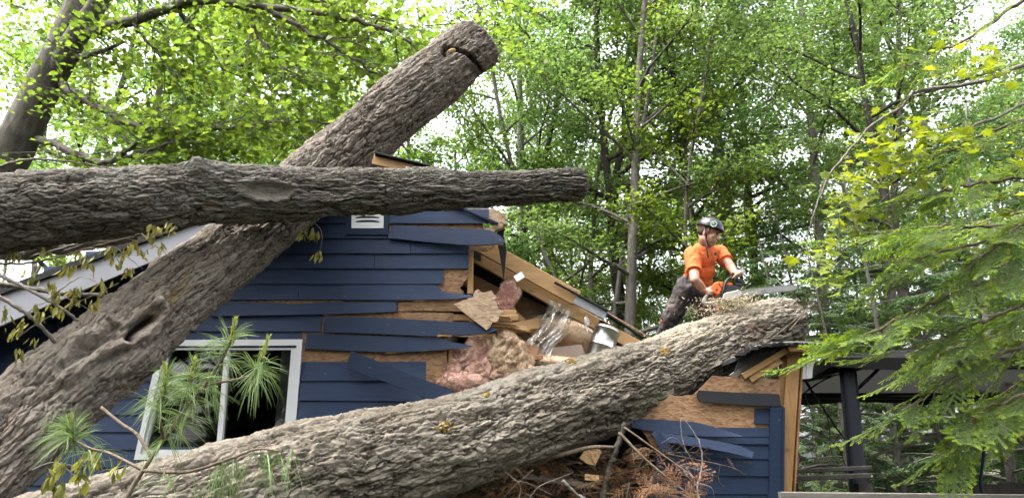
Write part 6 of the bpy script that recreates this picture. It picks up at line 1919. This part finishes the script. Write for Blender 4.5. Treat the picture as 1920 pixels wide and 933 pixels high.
pl([(306, 826, 2.34), (300, 780, 2.3), (308, 735, 2.28), (311, 700, 2.27)], .0045, .0028)
pl([(351, 762, 2.36), (352, 725, 2.33), (362, 690, 2.32)], .004, .0025)
pl([(190, 763, 2.55), (225, 792, 2.5), (258, 815, 2.45), (284, 858, 2.4)], .005, .006)
NV, NF, no_ = [], [], 0
CV, CF, co_ = [], [], 0
rg = np.random.default_rng(9)
def needles(p, d, n, L, spread, droop, wd=.0015, grav=.3):
    global no_
    d = d / np.linalg.norm(d)
    for _ in range(n):
        e = d * spread + rg.normal(0, .62, 3); e /= np.linalg.norm(e); e[2] += droop
        e /= np.linalg.norm(e)
        base = p + rg.normal(0, .006, 3)
        for k_ in range(5):
            v = e + rg.normal(0, .09, 3); v /= np.linalg.norm(v); ln = L * rg.uniform(.75, 1.1)
            s = np.cross(v, rg.normal(0, 1, 3)); s /= np.linalg.norm(s); pts = []
            for f in (0, .35, .7, 1):
                c = base + v * ln * f + np.array([0, 0, -grav * ln * f * f]); w = wd * (1 - .75 * f ** 3) / 2
                pts += [c - s * w, c + s * w]
            NV.append(np.array(pts)); NF.extend([[no_ + r * 2, no_ + r * 2 + 1, no_ + r * 2 + 3, no_ + r * 2 + 2] for r in range(3)]); no_ += 8
def candle(px, py, t, L=.055, d=(0.1, 0, 1)):
    global co_
    p = np.array(D(px, py, t)); d = np.array(d, float); d /= np.linalg.norm(d)
    p0 = p - d * L * .8
    PB.tube([Vector(p0), Vector(p0 + d * L * 1.4)], [.0035, .0015], 6)
    for k_ in range(170):
        f = rg.random(); b_ = p0 + d * L * 1.35 * f
        v = d * 1.4 + rg.normal(0, .5, 3); v /= np.linalg.norm(v); ln = .020 * rg.uniform(.6, 1.2); s = np.cross(v, rg.normal(0, 1, 3)); s /= np.linalg.norm(s); w = .0024
        CV.append(np.array([b_ - s * w, b_ + s * w, b_ + v * ln])); CF.append([co_, co_ + 1, co_ + 2]); co_ += 3
for (a_, c_, n, L, sp, dr) in (((410, 680, 2.39), (432, 632, 2.4), 56, .125, .55, -.05), ((470, 702, 2.33), (496, 675, 2.32), 48, .12, .5, -.35), ((300, 770, 2.3), (311, 712, 2.27), 62, .13, .4, -.1),
                               ((352, 735, 2.34), (362, 700, 2.32), 40, .12, .45, -.1), ((300, 830, 2.33), (345, 770, 2.35), 42, .12, .3, -.45), ((360, 752, 2.36), (400, 705, 2.38), 44, .12, .3, -.4), ((140, 822, 2.48), (128, 798, 2.5), 80, .13, .45, -.1),
                               ((165, 838, 2.45), (205, 850, 2.4), 12, .10, .3, -.4), ((400, 872, 2.22), (440, 856, 2.2), 26, .12, .3, -1.3), ((470, 845, 2.18), (540, 846, 2.16), 26, .13, .3, -1.3), ((300, 884, 2.3), (360, 884, 2.25), 14, .11, .3, -1.0)):
    A_, C_ = np.array(D(*a_)), np.array(D(*c_)); ns = 8
    for i in range(ns):
        needles(A_ + (C_ - A_) * i / (ns - 1), C_ - A_ + 1e-6, max(1, int(n * .85) // ns), L * .92, sp, dr)
for c_ in ((437, 618, 2.4, .065), (310, 706, 2.27, .065, (-.15, 0, 1)), (362, 690, 2.32, .05), (497, 652, 2.32, .055, (.2, 0, 1)), (129, 795, 2.5, .05)): candle(*c_[:3], *(c_[3:]))
PB.build('stem', M['twig'], pine)
b_ = np_obj('needles', np_mesh('needles', np.concatenate(NV), [(np.array(NF), 0)], [M['needle_pine']]), pine); keep_world(b_, pine)
b_ = np_obj('candles', np_mesh('candles', np.concatenate(CV), [(np.array(CF), 0)], [M['pine_candle']]), pine); keep_world(b_, pine)

# --- dead conifer boughs under and beside the big trunk
fr_dead = [frond(.45, s_, 0, 0, need=.02, wd=.0026, step=.0065, ragged=.32, droop=1.2, tips=.5) for s_ in (11, 12, 13)]
rq = random.Random(13)
GD = 'dead rust-brown conifer boughs'
def dead(label, box, n, t, mats, sc=(.5, 1.0), extra=(), seed=0, down=-.2, tw='twig'):
    root = thing('dead_bough', label, 'dead bough', tuple(D((box[0] + box[2]) / 2, (box[1] + box[3]) / 2, t)), GD)
    PLc = []; mb = MB(); rg_ = random.Random(seed + 100)
    hub = D((box[0] + box[2]) / 2, box[3], t + .1)
    for i in range(n):
        p = D(rg_.uniform(box[0], box[2]), rg_.uniform(box[1], box[3]), t + rg_.uniform(-.25, .25))
        v = Vector((rg_.gauss(0, 1), rg_.gauss(0, .6), rg_.gauss(.1, .5) + down))
        PLc.append((tuple(p), tuple(v), rg_.uniform(*sc), rg_.uniform(-1, 1)))
    for pts, r0, r1 in extra:
        q = catmull([list(D(*p)) for p in pts], 18); mb.tube([Vector(p) for p in q], list(np.linspace(r0, r1, 18)), 8)
    spray_set(fr_dead, PLc, root, 'twigs', 'needles', mats, M[tw], rg_, mb)
nd, nr_ = M['needle_dead'], M['needle_rust']
dead('mass of brown dead needles heaped under the big trunk around the pale offcut', (1000, 845, 1200, 925), 46, 5.2, [nd, nd], (.45, .8), [([(1000, 864, 5.0), (1060, 850, 5.0), (1110, 838, 5.0), (1152, 838, 5.05)], .018, .012)], 1)
dead('dark brown dead needles deep in the gap between big trunk and broken wall', (880, 850, 1230, 960), 70, 5.5, [nd, nd], (.5, 1.0), (), 31)
dead('red-brown dead foliage spread along the bottom edge below the big trunk', (900, 885, 1240, 955), 46, 4.95, [nr_, nd], (.3, .6), (), 33, .1)
dead('golden brown dead bough fanning out right of the upright bare stick', (1165, 855, 1265, 935), 24, 5.0, [nd, nr_], (.4, .75), [([(1160, 810, 5.1), (1215, 865, 5.0), (1290, 925, 4.9)], .012, .006), ([(1170, 800, 5.1), (1240, 850, 5.0), (1310, 900, 4.9)], .008, .004)], 2)
dead('bright orange dead sprig at the very bottom right of the stick', (1215, 900, 1300, 950), 18, 4.7, [nr_, nr_], (.35, .6), (), 3, .3)
dead('rusty dead sprigs at the lower edge left of the heap', (925, 890, 1015, 940), 14, 4.6, [nr_, nd], (.25, .5), [([(930, 950, 4.6), (960, 915, 4.6), (1000, 880, 4.6)], .004, .002)], 4, .2)
dead('small red-brown sprig on thin grey twigs before the blue corner boards', (1370, 860, 1425, 905), 7, 5.3, [nr_, nr_], (.16, .28), [([(1250, 850, 5.3), (1310, 862, 5.3), (1370, 875, 5.3), (1400, 890, 5.3)], .005, .002), ([(1350, 870, 5.3), (1348, 900, 5.3), (1362, 915, 5.3)], .003, .0015)], 5)
dead('dry tan spray caught on the end of the big trunk above the eave piece', (1380, 610, 1475, 690), 22, 6.2, [nd, nd], (.25, .5), [([(1440, 640, 6.3), (1490, 600, 6.35), (1525, 568, 6.35)], .005, .003)], 6)
dead('star-shaped dry sprig standing up beyond the trunk end', (1505, 560, 1530, 590), 5, 6.3, [nd, nd], (.35, .5), [([(1480, 620, 6.3), (1505, 590, 6.32), (1525, 570, 6.35)], .005, .003)], 7, .25)
sticks('bare_stick', 'upright greyish stick standing in the dead needles below the big trunk', 'branch', [([(1172, 795, 5.15), (1152, 850, 5.05), (1138, 900, 5.0), (1120, 1000, 4.9)], .020, .026)], M['trunk_dark'], None, seed=21)
GS = 'bare grey twigs below the big trunk'
sticks('bare_twig', 'forking pale twig in front of the blue boards right of the dead boughs', 'twig', [([(1340, 960, 4.9), (1308, 925, 5.0), (1316, 870, 5.1), (1312, 830, 5.15), (1290, 795, 5.2), (1278, 785, 5.2)], .008, .003), ([(1312, 880, 5.1), (1290, 850, 5.1), (1278, 815, 5.15), (1276, 785, 5.2)], .004, .002), ([(1306, 930, 5.0), (1296, 900, 5.0), (1280, 890, 5.0), (1272, 905, 5.0)], .003, .0015), ([(1312, 905, 5.0), (1335, 915, 5.0), (1340, 940, 5.0)], .003, .0015), ([(1290, 850, 5.1), (1265, 820, 5.1), (1240, 830, 5.1)], .003, .0015)], M['twig_grey'], GS, seed=22)
sticks('bare_twig', 'spidery bare twigs beside the rusty sprigs at the bottom', 'twig', [([(970, 945, 4.5), (975, 910, 4.5), (950, 885, 4.5), (940, 870, 4.5)], .003, .001), ([(985, 945, 4.5), (1010, 912, 4.5), (1050, 895, 4.5), (1075, 885, 4.5)], .003, .001), ([(960, 900, 4.5), (990, 905, 4.5), (1040, 930, 4.5)], .002, .001), ([(1055, 900, 4.6), (1080, 925, 4.6), (1110, 940, 4.6)], .012, .008)], M['twig_grey'], GS, seed=23)
# dead branches hanging behind the house corner, and the pale limbs before the hemlocks
sticks('dead_branch', 'tangle of thin dark dead branches between house corner and dark post', 'branch', [([(1505, 705, 7.6), (1540, 760, 7.6), (1575, 810, 7.6), (1600, 850, 7.6)], .014, .006), ([(1490, 748, 7.6), (1540, 715, 7.6), (1575, 700, 7.6), (1615, 690, 7.6)], .010, .005), ([(1510, 740, 7.6), (1525, 790, 7.6), (1522, 850, 7.6), (1545, 870, 7.6)], .005, .002), ([(1500, 795, 7.6), (1545, 815, 7.6), (1575, 845, 7.6), (1590, 890, 7.6)], .007, .003), ([(1575, 810, 7.6), (1558, 840, 7.6), (1540, 870, 7.6), (1500, 885, 7.6)], .006, .003), ([(1545, 760, 7.6), (1555, 800, 7.6), (1560, 850, 7.6), (1590, 888, 7.6)], .006, .003), ([(1500, 880, 7.5), (1550, 870, 7.5), (1600, 880, 7.5)], .014, .01)], M['trunk_dark'], None, seed=24)
sticks('dead_branch', 'long pale bare branch sloping up in front of the hemlocks', 'branch', [([(1610, 865, 8.5), (1665, 845, 8.5), (1720, 828, 8.5), (1765, 812, 8.5), (1795, 813, 8.5)], .012, .022), ([(1665, 845, 8.5), (1655, 880, 8.5), (1640, 900, 8.5)], .005, .002), ([(1700, 835, 8.5), (1690, 870, 8.5), (1680, 890, 8.5)], .005, .002), ([(1740, 820, 8.5), (1718, 810, 8.5)], .008, .005)], M['twig_grey'], 'pale bare branches before the hemlocks', seed=25)
sticks('dead_branch', 'curved pale bare branch higher up behind the fir sprays', 'branch', [([(1670, 742, 8.6), (1715, 740, 8.6), (1760, 722, 8.6), (1800, 700, 8.6)], .008, .014)], M['twig_grey'], 'pale bare branches before the hemlocks', seed=26)
# ------------------------------------------------------------------ haze volume added to lift the dark wood, standing in for glare
hz = MB()
hz.prism([(-75, -15, -1.2), (75, -15, -1.2), (75, 75, -1.2), (-75, 75, -1.2)], [Vector((-75, -15, 32)), Vector((75, -15, 32)), Vector((75, 75, 32)), Vector((-75, 75, 32))])
k = NT('haze'); pv = k.n('VolumePrincipled'); pv.inputs['Color'].default_value = (.93, .96, 1, 1); pv.inputs['Density'].default_value = .037; pv.inputs['Anisotropy'].default_value = .1
k.l(pv.outputs[0], k.out.inputs['Volume'])
o = hz.build('haze', k.mat)
tag(o, 'added pale haze that lifts the darkness between the trees', 'haze', kind='stuff')
